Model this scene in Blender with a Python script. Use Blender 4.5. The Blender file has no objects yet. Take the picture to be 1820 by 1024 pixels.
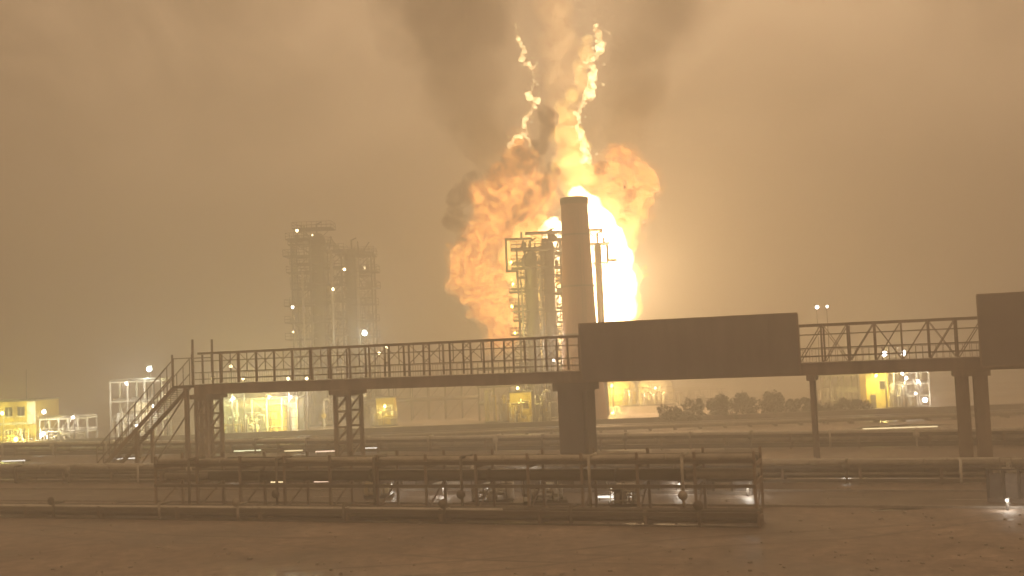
import bpy, bmesh, math, random
from mathutils import Vector, Matrix, noise

# ------------------------------------------------------------------ camera, world, exposure
S = bpy.context.scene
COL = S.collection
R = math.radians
random.seed(7)
HC = 10.5                                   # eye height: an upper window
F = 1951.0                                  # focal length in photo pixels
cam_d = bpy.data.cameras.new('camera')
cam_d.sensor_width = 36.0
cam_d.lens = 36.0 * F / 1820.0
cam_d.clip_end = 5000
cam = bpy.data.objects.new('camera', cam_d)
COL.objects.link(cam)
CAM_M = (Matrix.Translation((0, 0, HC)) @ Matrix.Rotation(R(90 + 3.35), 4, 'X') @ Matrix.Rotation(R(-2.4), 4, 'Z'))
cam.matrix_world = CAM_M
S.camera = cam

S.view_settings.view_transform = 'Standard'
S.view_settings.look = 'None'
S.view_settings.exposure = 0.0
S.view_settings.gamma = 1.0
S.render.engine = 'CYCLES'
cy = S.cycles
cy.use_denoising = True
cy.max_bounces = 5
cy.diffuse_bounces = 2
cy.glossy_bounces = 2
cy.transmission_bounces = 2
cy.volume_bounces = 1
cy.transparent_max_bounces = 24
cy.volume_step_rate = 1.0
cy.volume_max_steps = 256
cy.sample_clamp_indirect = 6.0
cy.use_adaptive_sampling = False

WORLD_STRENGTH = 1.0
w = bpy.data.worlds.new('World')
S.world = w
w.use_nodes = True
nt = w.node_tree
for n in list(nt.nodes):
    nt.nodes.remove(n)
wo = nt.nodes.new('ShaderNodeOutputWorld')
bg = nt.nodes.new('ShaderNodeBackground')
tc = nt.nodes.new('ShaderNodeTexCoord')
mp = nt.nodes.new('ShaderNodeMapping')
mp.inputs['Scale'].default_value = (3.2, 3.2, 4.2)
nz = nt.nodes.new('ShaderNodeTexNoise')
nz.inputs['Scale'].default_value = 1.6
nz.inputs['Detail'].default_value = 6.0
nz.inputs['Roughness'].default_value = 0.6
nz.inputs['Distortion'].default_value = 0.6
cr = nt.nodes.new('ShaderNodeValToRGB')
cr.color_ramp.elements[0].position = 0.38
cr.color_ramp.elements[0].color = (0.33, 0.202, 0.108, 1)
cr.color_ramp.elements[1].position = 0.88
cr.color_ramp.elements[1].color = (2.05, 1.33, 0.75, 1)
# a Nishita night sky far under the smoke, the sun well below the horizon
sk = nt.nodes.new('ShaderNodeTexSky')
sk.sky_type = 'NISHITA'
sk.sun_disc = False
sk.sun_elevation = R(-4)
sk.sun_rotation = R(180)
mix = nt.nodes.new('ShaderNodeMix')
mix.data_type = 'RGBA'
mix.blend_type = 'ADD'
mix.inputs[0].default_value = 0.05
nt.links.new(tc.outputs['Generated'], mp.inputs['Vector'])
nt.links.new(mp.outputs['Vector'], nz.inputs['Vector'])
# fire-lit smoke banks: brighter stretches of sky, mottled by the noise
vn = nt.nodes.new('ShaderNodeVectorMath'); vn.operation = 'NORMALIZE'
nt.links.new(tc.outputs['Generated'], vn.inputs[0])
acc = None
for (dx, dy, dz_, lo_, amt) in ((0.26, 1, 0.16, 0.93, 0.24), (-0.17, 1, 0.16, 0.962, 0.17)):
    d_ = Vector((dx, dy, dz_)).normalized()
    dot = nt.nodes.new('ShaderNodeVectorMath'); dot.operation = 'DOT_PRODUCT'
    dot.inputs[1].default_value = d_
    nt.links.new(vn.outputs[0], dot.inputs[0])
    mr_ = nt.nodes.new('ShaderNodeMapRange'); mr_.interpolation_type = 'SMOOTHSTEP'
    mr_.inputs['From Min'].default_value = lo_
    mr_.inputs['To Max'].default_value = amt
    nt.links.new(dot.outputs['Value'], mr_.inputs['Value'])
    ad = nt.nodes.new('ShaderNodeMath'); ad.operation = 'ADD'
    nt.links.new((acc or nz.outputs['Fac']), ad.inputs[0]); nt.links.new(mr_.outputs[0], ad.inputs[1])
    acc = ad.outputs[0]
nt.links.new(acc, cr.inputs['Fac'])
nt.links.new(cr.outputs['Color'], mix.inputs[6])
nt.links.new(sk.outputs['Color'], mix.inputs[7])
nt.links.new(mix.outputs[2], bg.inputs['Color'])
bg.inputs['Strength'].default_value = WORLD_STRENGTH
nt.links.new(bg.outputs['Background'], wo.inputs['Surface'])

HAZE_DENSITY = 0.0075
FIRE_POWER = 68000.0

# ------------------------------------------------------------------ projecting photo pixels
M3 = CAM_M.to_3x3()
CP = Vector((0, 0, HC))
def ray(px, py):
    return M3 @ Vector(((px - 910) / F, (512 - py) / F, -1.0))
def P(px, py, Y):                            # world point at depth Y seen at that pixel
    d = ray(px, py)
    return CP + d * (Y / d.y)
def G(px, py, z=0.0):                        # ground point seen at that pixel
    d = ray(px, py)
    return CP + d * ((z - HC) / d.z)
def pxm(Y):                                  # metres per photo pixel at depth Y
    return Y / F

# ------------------------------------------------------------------ materials
def mat(name, color, rough=0.7, metal=0.0, var=0.25, scale=1.5, bump=0.0, streak=False, spec=0.4):
    m = bpy.data.materials.new(name)
    m.use_nodes = True
    t = m.node_tree
    b = t.nodes['Principled BSDF']
    b.inputs['Roughness'].default_value = rough
    b.inputs['Metallic'].default_value = metal
    b.inputs['Specular IOR Level'].default_value = spec
    g = t.nodes.new('ShaderNodeTexCoord')
    mp_ = t.nodes.new('ShaderNodeMapping')
    mp_.inputs['Scale'].default_value = (1, 1, 0.18) if streak else (1, 1, 1)
    n = t.nodes.new('ShaderNodeTexNoise')
    n.inputs['Scale'].default_value = scale
    n.inputs['Detail'].default_value = 6
    n.inputs['Roughness'].default_value = 0.65
    r = t.nodes.new('ShaderNodeValToRGB')
    r.color_ramp.elements[0].position = 0.3
    r.color_ramp.elements[1].position = 0.7
    r.color_ramp.elements[0].color = tuple(c * (1 - var) for c in color) + (1,)
    r.color_ramp.elements[1].color = tuple(min(1, c * (1 + var)) for c in color) + (1,)
    t.links.new(g.outputs['Object'], mp_.inputs['Vector'])
    t.links.new(mp_.outputs['Vector'], n.inputs['Vector'])
    t.links.new(n.outputs['Fac'], r.inputs['Fac'])
    t.links.new(r.outputs['Color'], b.inputs['Base Color'])
    if bump:
        bp = t.nodes.new('ShaderNodeBump')
        bp.inputs['Strength'].default_value = bump
        t.links.new(n.outputs['Fac'], bp.inputs['Height'])
        t.links.new(bp.outputs['Normal'], b.inputs['Normal'])
    return m

def emit(name, color, strength):
    m = bpy.data.materials.new(name)
    m.use_nodes = True
    t = m.node_tree
    t.nodes.remove(t.nodes['Principled BSDF'])
    e = t.nodes.new('ShaderNodeEmission')
    e.inputs['Color'].default_value = tuple(color) + (1,)
    e.inputs['Strength'].default_value = strength
    t.links.new(e.outputs[0], t.nodes['Material Output'].inputs['Surface'])
    return m

def volume_mat(name, scale, dens, emis, ramp, lo=0.35, hi=0.65, color=(0.3, 0.2, 0.12), step=1.0, stretch=(1, 1, 1), dist=0.8, emin=0.1, dmin=0.35, absorb=(0, 0, 0)):
    m = bpy.data.materials.new(name)
    m.use_nodes = True
    t = m.node_tree
    t.nodes.remove(t.nodes['Principled BSDF'])
    v = t.nodes.new('ShaderNodeVolumePrincipled')
    v.inputs['Color'].default_value = color + (1,)
    v.inputs['Absorption Color'].default_value = absorb + (1,)
    g = t.nodes.new('ShaderNodeTexCoord')
    mp_ = t.nodes.new('ShaderNodeMapping')
    mp_.inputs['Scale'].default_value = stretch
    n = t.nodes.new('ShaderNodeTexNoise')
    n.inputs['Scale'].default_value = scale
    n.inputs['Detail'].default_value = 4
    n.inputs['Roughness'].default_value = 0.6
    n.inputs['Distortion'].default_value = dist
    t.links.new(g.outputs['Object'], mp_.inputs['Vector'])
    t.links.new(mp_.outputs['Vector'], n.inputs['Vector'])
    def rng(a, b_):
        r = t.nodes.new('ShaderNodeMapRange')
        r.interpolation_type = 'SMOOTHSTEP'
        r.inputs['From Min'].default_value = lo
        r.inputs['From Max'].default_value = hi
        r.inputs['To Min'].default_value = a
        r.inputs['To Max'].default_value = b_
        t.links.new(n.outputs['Fac'], r.inputs['Value'])
        return r
    d = rng(dens * dmin, dens)
    t.links.new(d.outputs[0], v.inputs['Density'])
    if emis > 0:
        e = rng(emis * emin, emis)
        t.links.new(e.outputs[0], v.inputs['Emission Strength'])
        r = t.nodes.new('ShaderNodeValToRGB')
        r.color_ramp.elements[0].position = lo
        r.color_ramp.elements[1].position = hi
        r.color_ramp.elements[0].color = ramp[0] + (1,)
        r.color_ramp.elements[1].color = ramp[1] + (1,)
        t.links.new(n.outputs['Fac'], r.inputs['Fac'])
        t.links.new(r.outputs['Color'], v.inputs['Emission Color'])
    t.links.new(v.outputs[0], t.nodes['Material Output'].inputs['Volume'])
    m.cycles.volume_step_rate = step
    return m

M_STEEL = mat('dark_steel', (0.09, 0.076, 0.065), 0.65, 0.3, 0.35, 1.2, streak=True)
M_BRIDGE = mat('bridge_steel', (0.30, 0.24, 0.195), 0.7, 0.2, 0.35, 1.0, streak=True)
M_DECK = mat('deck_concrete', (0.14, 0.12, 0.10), 0.85, 0, 0.3, 0.8, 0.2)
M_CONC = mat('concrete', (0.24, 0.21, 0.185), 0.85, 0, 0.3, 0.7, 0.2, streak=True)
M_CONC_D = mat('sooty_concrete', (0.17, 0.14, 0.13), 0.85, 0, 0.4, 0.5, 0.2, streak=True)
M_PALE = mat('pale_panel', (0.50, 0.46, 0.42), 0.7, 0, 0.35, 2.5, 0.1)
M_MID = mat('weathered_panel', (0.30, 0.27, 0.25), 0.75, 0, 0.4, 2.5, 0.1)
M_GREYP = mat('grey_panel', (0.17, 0.15, 0.14), 0.8, 0, 0.4, 2.0, 0.1)
M_BOARD = mat('board_sheet', (0.22, 0.19, 0.17), 0.7, 0.1, 0.25, 0.6, streak=True)
M_BRICK = mat('stack_brick', (0.30, 0.15, 0.12), 0.85, 0, 0.35, 0.8, 0.3, streak=True)
M_BAND = mat('stack_band', (0.055, 0.045, 0.042), 0.75, 0.2, 0.3, 1.0)
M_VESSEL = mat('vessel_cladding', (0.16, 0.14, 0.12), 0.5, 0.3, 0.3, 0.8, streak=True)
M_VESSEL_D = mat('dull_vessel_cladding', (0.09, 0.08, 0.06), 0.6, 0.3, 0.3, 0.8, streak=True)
M_PIPE = mat('pipe_silver', (0.42, 0.39, 0.34), 0.4, 0.6, 0.3, 1.0)
M_WHITE = mat('white_paint', (0.66, 0.64, 0.58), 0.6, 0, 0.2, 1.5, streak=True)
M_YELLOW = mat('yellow_paint', (0.62, 0.47, 0.09), 0.6, 0, 0.25, 1.2, streak=True)
M_CREAM = mat('cream_cladding', (0.52, 0.46, 0.30), 0.65, 0, 0.25, 0.9, streak=True)
M_GREEN = mat('green_grey_cladding', (0.27, 0.30, 0.20), 0.65, 0, 0.3, 1.0, streak=True)
M_ROOF = mat('roof_sheet', (0.10, 0.09, 0.08), 0.7, 0.2, 0.3, 1.0)
M_GLASS = mat('dark_glass', (0.03, 0.03, 0.03), 0.12, 0, 0.2, 1.0)
M_KERB = mat('kerb_stone', (0.34, 0.31, 0.28), 0.8, 0, 0.25, 1.5, 0.1)
M_ROAD = mat('road_asphalt', (0.18, 0.15, 0.13), 0.6, 0, 0.4, 0.35, 0.15)
M_LINE = mat('road_paint', (0.55, 0.53, 0.48), 0.6, 0, 0.4, 2.0)
M_LEAF = mat('leaf', (0.04, 0.045, 0.022), 0.6, 0, 0.5, 0.8)
M_BARK = mat('bark', (0.07, 0.05, 0.035), 0.9, 0, 0.3, 3.0)
M_WATER = mat('puddle_water', (0.03, 0.027, 0.024), 0.04, 0, 0.1, 0.5, spec=0.6)

# ground: worn asphalt and gravel with damp, shinier patches
M_GROUND = mat('yard_ground', (0.27, 0.215, 0.18), 0.8, 0, 0.45, 0.12, 0.25)
t_ = M_GROUND.node_tree
fn = t_.nodes.new('ShaderNodeTexNoise'); fn.inputs['Scale'].default_value = 1.1; fn.inputs['Detail'].default_value = 8; fn.inputs['Roughness'].default_value = .75
fr = t_.nodes.new('ShaderNodeMapRange'); fr.inputs['From Min'].default_value = .35; fr.inputs['From Max'].default_value = .65; fr.inputs['To Min'].default_value = .6; fr.inputs['To Max'].default_value = 1.3
mx = t_.nodes.new('ShaderNodeMix'); mx.data_type = 'RGBA'; mx.blend_type = 'MULTIPLY'; mx.inputs[0].default_value = 1
bs_ = t_.nodes['Principled BSDF']
src_ = bs_.inputs['Base Color'].links[0].from_socket
tc2 = t_.nodes.new('ShaderNodeTexCoord')
t_.links.new(tc2.outputs['Object'], fn.inputs['Vector']); t_.links.new(fn.outputs['Fac'], fr.inputs['Value'])
t_.links.new(src_, mx.inputs[6]); t_.links.new(fr.outputs[0], mx.inputs[7]); t_.links.new(mx.outputs[2], bs_.inputs['Base Color'])
b2_ = t_.nodes.new('ShaderNodeBump'); b2_.inputs['Strength'].default_value = .3; b2_.inputs['Distance'].default_value = .12
t_.links.new(fn.outputs['Fac'], b2_.inputs['Height']); t_.links.new(b2_.outputs['Normal'], bs_.inputs['Normal'])
n2 = t_.nodes.new('ShaderNodeTexNoise')
n2.inputs['Scale'].default_value = 0.06
n2.inputs['Detail'].default_value = 5
mr = t_.nodes.new('ShaderNodeMapRange')
mr.inputs['From Min'].default_value = 0.42
mr.inputs['From Max'].default_value = 0.6
mr.inputs['To Min'].default_value = 0.42
mr.inputs['To Max'].default_value = 0.85
tcg = t_.nodes.new('ShaderNodeTexCoord')
t_.links.new(tcg.outputs['Object'], n2.inputs['Vector'])
t_.links.new(n2.outputs['Fac'], mr.inputs['Value'])
t_.links.new(mr.outputs[0], t_.nodes['Principled BSDF'].inputs['Roughness'])

# ------------------------------------------------------------------ mesh helpers
WM = {}
class MB:
    def __init__(self):
        self.bm = bmesh.new()
    def box(self, c, s, rz=0.0):
        m = Matrix.Translation(Vector(c)) @ Matrix.Rotation(rz, 4, 'Z') @ Matrix.Diagonal((s[0], s[1], s[2], 1))
        bmesh.ops.create_cube(self.bm, size=1.0, matrix=m)
        return self
    def bar(self, p, q, a, b=None):
        p, q = Vector(p), Vector(q)
        d = q - p
        L = d.length
        if L < 1e-6:
            return self
        rot = d.to_track_quat('Z', 'X' if abs(d.normalized().z) > 0.99 else 'Y').to_matrix().to_4x4()
        m = Matrix.Translation((p + q) / 2) @ rot @ Matrix.Diagonal((a, b or a, L, 1))
        bmesh.ops.create_cube(self.bm, size=1.0, matrix=m)
        return self
    def tube(self, p, q, r0, r1=None, n=10, caps=True):
        p, q = Vector(p), Vector(q)
        d = q - p
        rot = d.to_track_quat('Z', 'Y').to_matrix().to_4x4()
        m = Matrix.Translation((p + q) / 2) @ rot
        bmesh.ops.create_cone(self.bm, cap_ends=caps, segments=n, radius1=r0, radius2=r0 if r1 is None else r1, depth=d.length, matrix=m)
        return self
    def poly(self, pts, r, n=8):
        for a, b in zip(pts, pts[1:]):
            self.tube(a, b, r, n=n)
        return self
    def lathe(self, c, prof, n=32):
        c = Vector(c)
        rings = []
        for r, z in prof:
            rings.append([self.bm.verts.new(c + Vector((r * math.cos(2 * math.pi * k / n), r * math.sin(2 * math.pi * k / n), z))) for k in range(n)])
        for a, b in zip(rings, rings[1:]):
            for k in range(n):
                self.bm.faces.new((a[k], a[(k + 1) % n], b[(k + 1) % n], b[k]))
        return self
    def ball(self, c, r, sub=2, s=(1, 1, 1)):
        m = Matrix.Translation(Vector(c)) @ Matrix.Diagonal((s[0], s[1], s[2], 1))
        bmesh.ops.create_icosphere(self.bm, subdivisions=sub, radius=r, matrix=m)
        return self
    def build(self, name, m, parent=None, local=False, smooth=False):
        me = bpy.data.meshes.new(name)
        if parent is not None and not local:
            bmesh.ops.transform(self.bm, matrix=WM[parent.name].inverted(), verts=self.bm.verts)
        bmesh.ops.recalc_face_normals(self.bm, faces=self.bm.faces)
        self.bm.to_mesh(me)
        self.bm.free()
        me.materials.append(m)
        if smooth:
            for p_ in me.polygons:
                p_.use_smooth = True
        o = bpy.data.objects.new(name, me)
        COL.objects.link(o)
        if parent is not None:
            o.parent = parent
            WM[o.name] = WM[parent.name]
        else:
            WM[o.name] = Matrix.Identity(4)
        return o

def tag(o, label, cat, group=None, kind=None):
    if label: o['label'] = label
    if cat: o['category'] = cat
    if group: o['group'] = group
    if kind: o['kind'] = kind
    return o

def thing(name, loc, label, cat, group=None, rz=0.0, kind=None):
    o = bpy.data.objects.new(name, None)
    COL.objects.link(o)
    o.empty_display_size = 0.5
    m = Matrix.Translation(Vector(loc)) @ Matrix.Rotation(rz, 4, 'Z')
    o.matrix_world = m
    WM[o.name] = m
    return tag(o, label, cat, group, kind)

def struct(o):
    o['kind'] = 'structure'
    return o

def point_light(parent, loc, color, power, radius=0.25):
    ld = bpy.data.lights.new('lamp_light', 'POINT')
    ld.color = color
    ld.energy = power
    ld.shadow_soft_size = radius
    lo = bpy.data.objects.new('lamp_light', ld)
    COL.objects.link(lo)
    lo.parent = parent
    lo.location = WM[parent.name].inverted() @ Vector(loc)
    return lo

# ------------------------------------------------------------------ ground, road, kerbs, puddles
mb = MB()
nx, ny = 60, 60
vs = [[mb.bm.verts.new((-1500 + 3000 * i / nx, -300 + 3000 * j / ny, 0)) for i in range(nx + 1)] for j in range(ny + 1)]
for j in range(ny):
    for i in range(nx):
        mb.bm.faces.new((vs[j][i], vs[j][i + 1], vs[j + 1][i + 1], vs[j + 1][i]))
struct(mb.build('ground', M_GROUND))

# bridge axis: left end (px 362) at depth 108, right (px 1740) at depth 85
BA = P(362, 650, 108.5); BB = P(1740, 610, 85.0)
BA.z = BB.z = 0
bdir = (BB - BA).normalized()
bang = math.atan2(bdir.y, bdir.x)
bperp = Vector((bdir.y, -bdir.x, 0))          # towards the camera
def B(u, v, z):                               # bridge coordinates -> world
    return BA + bdir * u + bperp * v + Vector((0, 0, z))

def strip(name, p0, p1, width, z, m, h=None):
    d = (p1 - p0); L = d.length; a = math.atan2(d.y, d.x)
    mb = MB()
    c = (p0 + p1) / 2
    if h:
        mb.box((c.x, c.y, h / 2), (L, width, h), a)
    else:
        d.normalize(); s = Vector((-d.y, d.x, 0)) * width / 2
        mb.bm.faces.new([mb.bm.verts.new((p_.x, p_.y, z)) for p_ in (p0 - s, p1 - s, p1 + s, p0 + s)])
    return mb.build(name, m)
# service road in front of the bridge, parallel to it
struct(strip('road', B(-90, 16.5, 0), B(130, 16.5, 0), 7.0, 0.004, M_ROAD))
struct(strip('road_kerb', B(-90, 12.85, 0), B(130, 12.85, 0), 0.18, 0, M_KERB, 0.14))
struct(strip('road_kerb', B(-90, 20.15, 0), B(130, 20.15, 0), 0.18, 0, M_KERB, 0.14))
mb = MB()
for k in range(28):
    p0 = B(-85 + k * 7.6, 16.5, 0.008); p1 = B(-85 + k * 7.6 + 3, 16.5, 0.008); s = bperp * 0.07
    mb.bm.faces.new([mb.bm.verts.new(q) for q in (p0 - s, p1 - s, p1 + s, p0 + s)])
struct(mb.build('road_marking', M_LINE))
# plant road across the far side
FA, FB = G(-120, 806), G(1960, 730)
struct(strip('plant_road', FA + Vector((0, 0, 0)), FB, 6.0, 0.004, M_ROAD))
fd = (FB - FA).normalized(); fs = Vector((-fd.y, fd.x, 0))
struct(strip('plant_kerb', FA + fs * 3.1, FB + fs * 3.1, 0.2, 0, M_KERB, 0.15))
struct(strip('plant_kerb', FA - fs * 3.1, FB - fs * 3.1, 0.2, 0, M_KERB, 0.15))

def puddle(px0, px1, py, hpx, seed):
    rnd = random.Random(seed)
    c = G((px0 + px1) / 2, py); a = G(px0, py); b = G(px1, py)
    rx = (b - a).length / 2
    ry = (G((px0 + px1) / 2, py - hpx / 2) - G((px0 + px1) / 2, py + hpx / 2)).length / 2
    mb = MB(); vs = []
    ph = [rnd.uniform(0, 6.28) for _ in range(4)]
    n = 40
    for k in range(n):
        t = 2 * math.pi * k / n
        f = 1 + 0.16 * math.sin(2 * t + ph[0]) + 0.12 * math.sin(3 * t + ph[1]) + 0.08 * math.sin(5 * t + ph[2]) + .05 * math.sin(9 * t + ph[3])
        vs.append(mb.bm.verts.new((c.x + rx * f * math.cos(t), c.y + ry * f * math.sin(t), 0.006 + 0.002 * (seed % 3))))
    mb.bm.faces.new(vs)
    struct(mb.build('puddle', M_WATER))
for i, a in enumerate([(1525, 1675, 758, 6), (412, 468, 800, 6), (500, 540, 801, 6), (555, 605, 800, 7), (735, 825, 826, 5), (480, 530, 856, 6),
                       (555, 610, 854, 8), (1075, 1142, 881, 6), (195, 245, 815, 6), (0, 48, 819, 4), (835, 870, 892, 5), (920, 945, 911, 5),
                       (1190, 1320, 747, 4), (870, 1000, 780, 6), (1450, 1660, 838, 5), (215, 255, 892, 4), (1700, 1820, 770, 5),
                       (760, 800, 915, 5), (1560, 1640, 905, 5)]):
    puddle(*a, seed=i + 3)

rnd = random.Random(77)
mb = MB()
for q in range(700):
    px, py = rnd.uniform(-60, 1880), 860 + 200 * rnd.random() ** 1.2
    g = G(px, py)
    sz_ = rnd.choice((.03, .04, .05, .07, .1)) * rnd.uniform(.7, 1.3)
    m_ = Matrix.Translation(g + Vector((0, 0, sz_ * .3))) @ Matrix.Rotation(rnd.uniform(0, 3.1), 4, 'Z') @ Matrix.Diagonal((sz_ * rnd.uniform(.8, 1.8), sz_, sz_ * rnd.uniform(.5, .9), 1))
    bmesh.ops.create_icosphere(mb.bm, subdivisions=1, radius=1, matrix=m_)
tag(mb.build('rubble', M_KERB), None, None, kind='stuff')
# tyre ruts across the near yard
for i, (pa, pb) in enumerate((((-80, 930), (1200, 990)), ((-80, 945), (1200, 1008)), ((500, 1020), (1900, 905)), ((700, 1026), (1900, 918)))):
    a, b = G(*pa), G(*pb); d_ = (b - a); n_ = Vector((-d_.y, d_.x, 0)).normalized()
    mb = MB(); last = None
    for k in range(61):
        c = a + d_ * (k / 60) + n_ * (math.sin(k * .21 + i) * .6 + rnd.uniform(-.03, .03)); wd = .16 + rnd.uniform(-.04, .06)
        row = [mb.bm.verts.new((c - n_ * wd) + Vector((0, 0, .005 + .001 * i))), mb.bm.verts.new((c + n_ * wd) + Vector((0, 0, .005 + .001 * i)))]
        if last: mb.bm.faces.new((last[0], row[0], row[1], last[1]))
        last = row
    struct(mb.build('tyre_track', M_ROAD))

# ------------------------------------------------------------------ footbridge
DZ0, DZ1, TZ = 7.74, 8.6, 11.65               # girder soffit, deck top, top chord
U1 = 92.0
HW = 1.6                                     # half width
bridge = thing('footbridge', BA, 'long dark steel truss footbridge on concrete piers crossing the whole view', 'bridge', rz=bang)
def Lp(u, v, z):                             # bridge-local point (v towards camera = local -y)
    return Vector((u, -v, z))
mb = MB(); mb.box(Lp(U1 / 2, 0, DZ1 - 0.09), (U1, 2 * HW - 0.3, 0.18)); mb.build('deck', M_DECK, bridge, True)
for sgn in (1, -1):
    v = sgn * HW
    mb = MB()
    mb.box(Lp(U1 / 2, v, (DZ0 + DZ1) / 2), (U1, 0.1, DZ1 - DZ0))
    mb.box(Lp(U1 / 2, v, DZ1 + 0.003), (U1, 0.32, 0.06)).box(Lp(U1 / 2, v, DZ0 - 0.033), (U1, 0.32, 0.06))
    mb.build('girder', M_BRIDGE, bridge, True)
    mb = MB(); mb.box(Lp(U1 / 2, v, TZ), (U1 - 1, 0.18, 0.2)); mb.build('top_chord', M_BRIDGE, bridge, True)
    mb = MB()
    for z in (DZ1 + 0.55, DZ1 + 1.2, DZ1 + 2.3):
        mb.box(Lp(U1 / 2, v - sgn * 0.14, z), (U1, 0.06, 0.08))
    mb.build('rail', M_BRIDGE, bridge, True)
    for k in range(46):
        u = 1.0 + k * 2.0
        mb = MB(); mb.box(Lp(u, v, (DZ1 + TZ) / 2 + 0.0), (0.14, 0.14, TZ - DZ1 - 0.26)); mb.build('post', M_BRIDGE, bridge, True)
    mb = MB()                                 # thin balusters of the parapet
    for k in range(184):
        u = 0.5 + k * 0.5
        row = [mb.bm.verts.new(Lp(u, v - sgn * 0.24, DZ1 + z)) for z in (.08, 1.1)]
        if k: mb.bm.faces.new((last[0], row[0], row[1], last[1]))
        last = row
    wf = mb.build('parapet_grille', M_BRIDGE, bridge, True).modifiers.new('bars', 'WIREFRAME'); wf.thickness = .045; wf.use_even_offset = False
    for k in range(46):
        u = 1.0 + k * 2.0
        mb = MB()
        if u > 48:
            mb.bar(Lp(u + .07, v, DZ1 + 0.1), Lp(u + 1.93, v, TZ - 0.1), 0.07)
            if k % 2: mb.bar(Lp(u + .07, v, TZ - 0.1), Lp(u + 1.93, v, DZ1 + 0.1), 0.07, 0.05)
        elif k % 2 == 0:
            mb.bar(Lp(u + 1, v, DZ1 + 1.2), Lp(u + 1, v, TZ - 0.1), 0.07)
        else:
            mb.bar(Lp(u + .08, v, DZ1 + 1.3), Lp(u + 1.92, v, TZ - 0.12), 0.06)
            mb.bar(Lp(u + .08, v, TZ - .12), Lp(u + 1.92, v, DZ1 + 1.3), 0.05, 0.04)
        mb.build('brace', M_BRIDGE, bridge, True)
mb = MB()
for k in range(31):
    mb.box(Lp(1 + k * 3, 0, DZ0 + 0.3), (0.16, 2 * HW - 0.12, 0.4))
mb.build('floor_beam', M_BRIDGE, bridge, True)
def u_at(px, py=700):
    # parameter along the bridge seen at a pixel column
    d = ray(px, py); d.z = 0
    # solve BA + bdir*u = d*t
    det = bdir.x * (-d.y) + d.x * bdir.y
    return (-BA.x * (-d.y) + (-BA.y) * d.x) / det if abs(det) > 1e-9 else 0
for px_, wd in ((372, 1.5), (620, 1.7), (1713, .9), (1746, .95), (1448, .3)):
    u = u_at(px_, 740)
    mb = MB(); cw = .3 if wd > .5 else .24
    us = (u - wd / 2 + cw / 2, u + wd / 2 - cw / 2) if wd > 1 else (u,)
    cw = cw if wd > 1 else wd
    zt = DZ0 - .5
    for v in (1.2, -1.2):
        for uu in us: mb.box(Lp(uu, v, zt / 2), (cw, .35, zt))
    for k in range(5):
        z0, z1 = zt * k / 5 + .1, zt * (k + 1) / 5
        if wd > 1:
            for v in (1.2, -1.2):
                mb.box(Lp(u, v, z1 - .1), (us[1] - us[0] - cw, .16, .2)); mb.bar(Lp(us[0] + cw / 2, v, z0), Lp(us[1] - cw / 2, v, z1 - .25), .1)
        for uu in us: mb.bar(Lp(uu, 1.02, z0), Lp(uu, -1.02, z1 - .15), .1)
    pr_ = mb.build('pier', M_BRIDGE, bridge, True)
    mb = MB(); mb.box(Lp(u, 0, DZ0 - .285), (wd + .4, 3.6, .43)); mb.build('pier_head', M_BRIDGE, pr_, True)
    mb = MB(); mb.box(Lp(u, 0, .2), (wd + .7, 3.4, .4)); mb.build('pier_base', M_CONC, pr_, True)
u = u_at(1028, 780)
mb = MB(); mb.box(Lp(u, 0, (DZ0 - .75) / 2), (2.6, 2.6, DZ0 - .75))
for k in range(1, 5): mb.box(Lp(u, 0, k * 1.5), (2.64, 2.64, .05))
pr_ = mb.build('pier', M_CONC_D, bridge, True)
mb = MB(); mb.box(Lp(u, 0, DZ0 - .41), (3.2, 3.5, .68)); mb.build('pier_head', M_CONC_D, pr_, True)
mb = MB(); mb.poly([Lp(u + 1.0, 1.42, .3), Lp(u + 1.0, 1.42, DZ0 - .8)], .09); mb.build('drainpipe', M_STEEL, pr_, True)
# stair at the left end going down to the ground away from the deck
mb = MB(); mb.box(Lp(-1.3, 0, DZ1 - 0.12), (2.55, 2 * HW, 0.22)); mb.build('landing', M_DECK, bridge, True)
stair = None
mb = MB()
u0, u1 = -2.6, -12.0
for v in (-1.3, 1.3):
    mb.bar(Lp(u0, v, DZ1 - 0.2), Lp(u1, v, 0.1), 0.1, 0.4)
stair = mb.build('staircase', M_BRIDGE, bridge, True)
mb = MB()
for k in range(44):
    f = (k + 0.5) / 44
    mb.box(Lp(u0 + (u1 - u0) * f, 0, DZ1 * (1 - f)), (0.3, 2.4, 0.05))
mb.build('treads', M_DECK, stair, True)
for v in (-1.3, 1.3):
    mb = MB()
    for h in (1.1, 2.6):
        mb.bar(Lp(u0, v, DZ1 + h), Lp(u1, v, h), 0.09)
    for k in range(13):
        f = k / 12
        uu = u0 + (u1 - u0) * f; zz = DZ1 * (1 - f)
        mb.bar(Lp(uu, v, zz), Lp(uu, v, zz + 2.6), 0.07)
    mb.build('handrail', M_BRIDGE, stair, True)
mb = MB()
for v in (-1.2, 1.2):
    mb.box(Lp(-7.2, v, 2.1), (0.3, 0.3, 4.2)); mb.box(Lp(-1.2, v, 4.3), (0.35, 0.35, 8.4))
    mb.bar(Lp(-7.2, v, 0.4), Lp(-1.4, v, 7.6), 0.12)
mb.build('stair_support', M_BRIDGE, stair, True)
mb = MB()
for v in (-HW, HW):
    mb.box(Lp(-0.1, v, (DZ1 + TZ + 1.4) / 2), (0.16, 0.16, TZ + 1.4 - DZ1)); mb.box(Lp(-2.5, v, (DZ1 + TZ) / 2), (0.14, 0.14, TZ - DZ1))
    mb.box(Lp(-1.3, v, TZ - 0.4), (2.3, 0.1, 0.1))
mb.build('end_post', M_BRIDGE, bridge, True)

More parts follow.
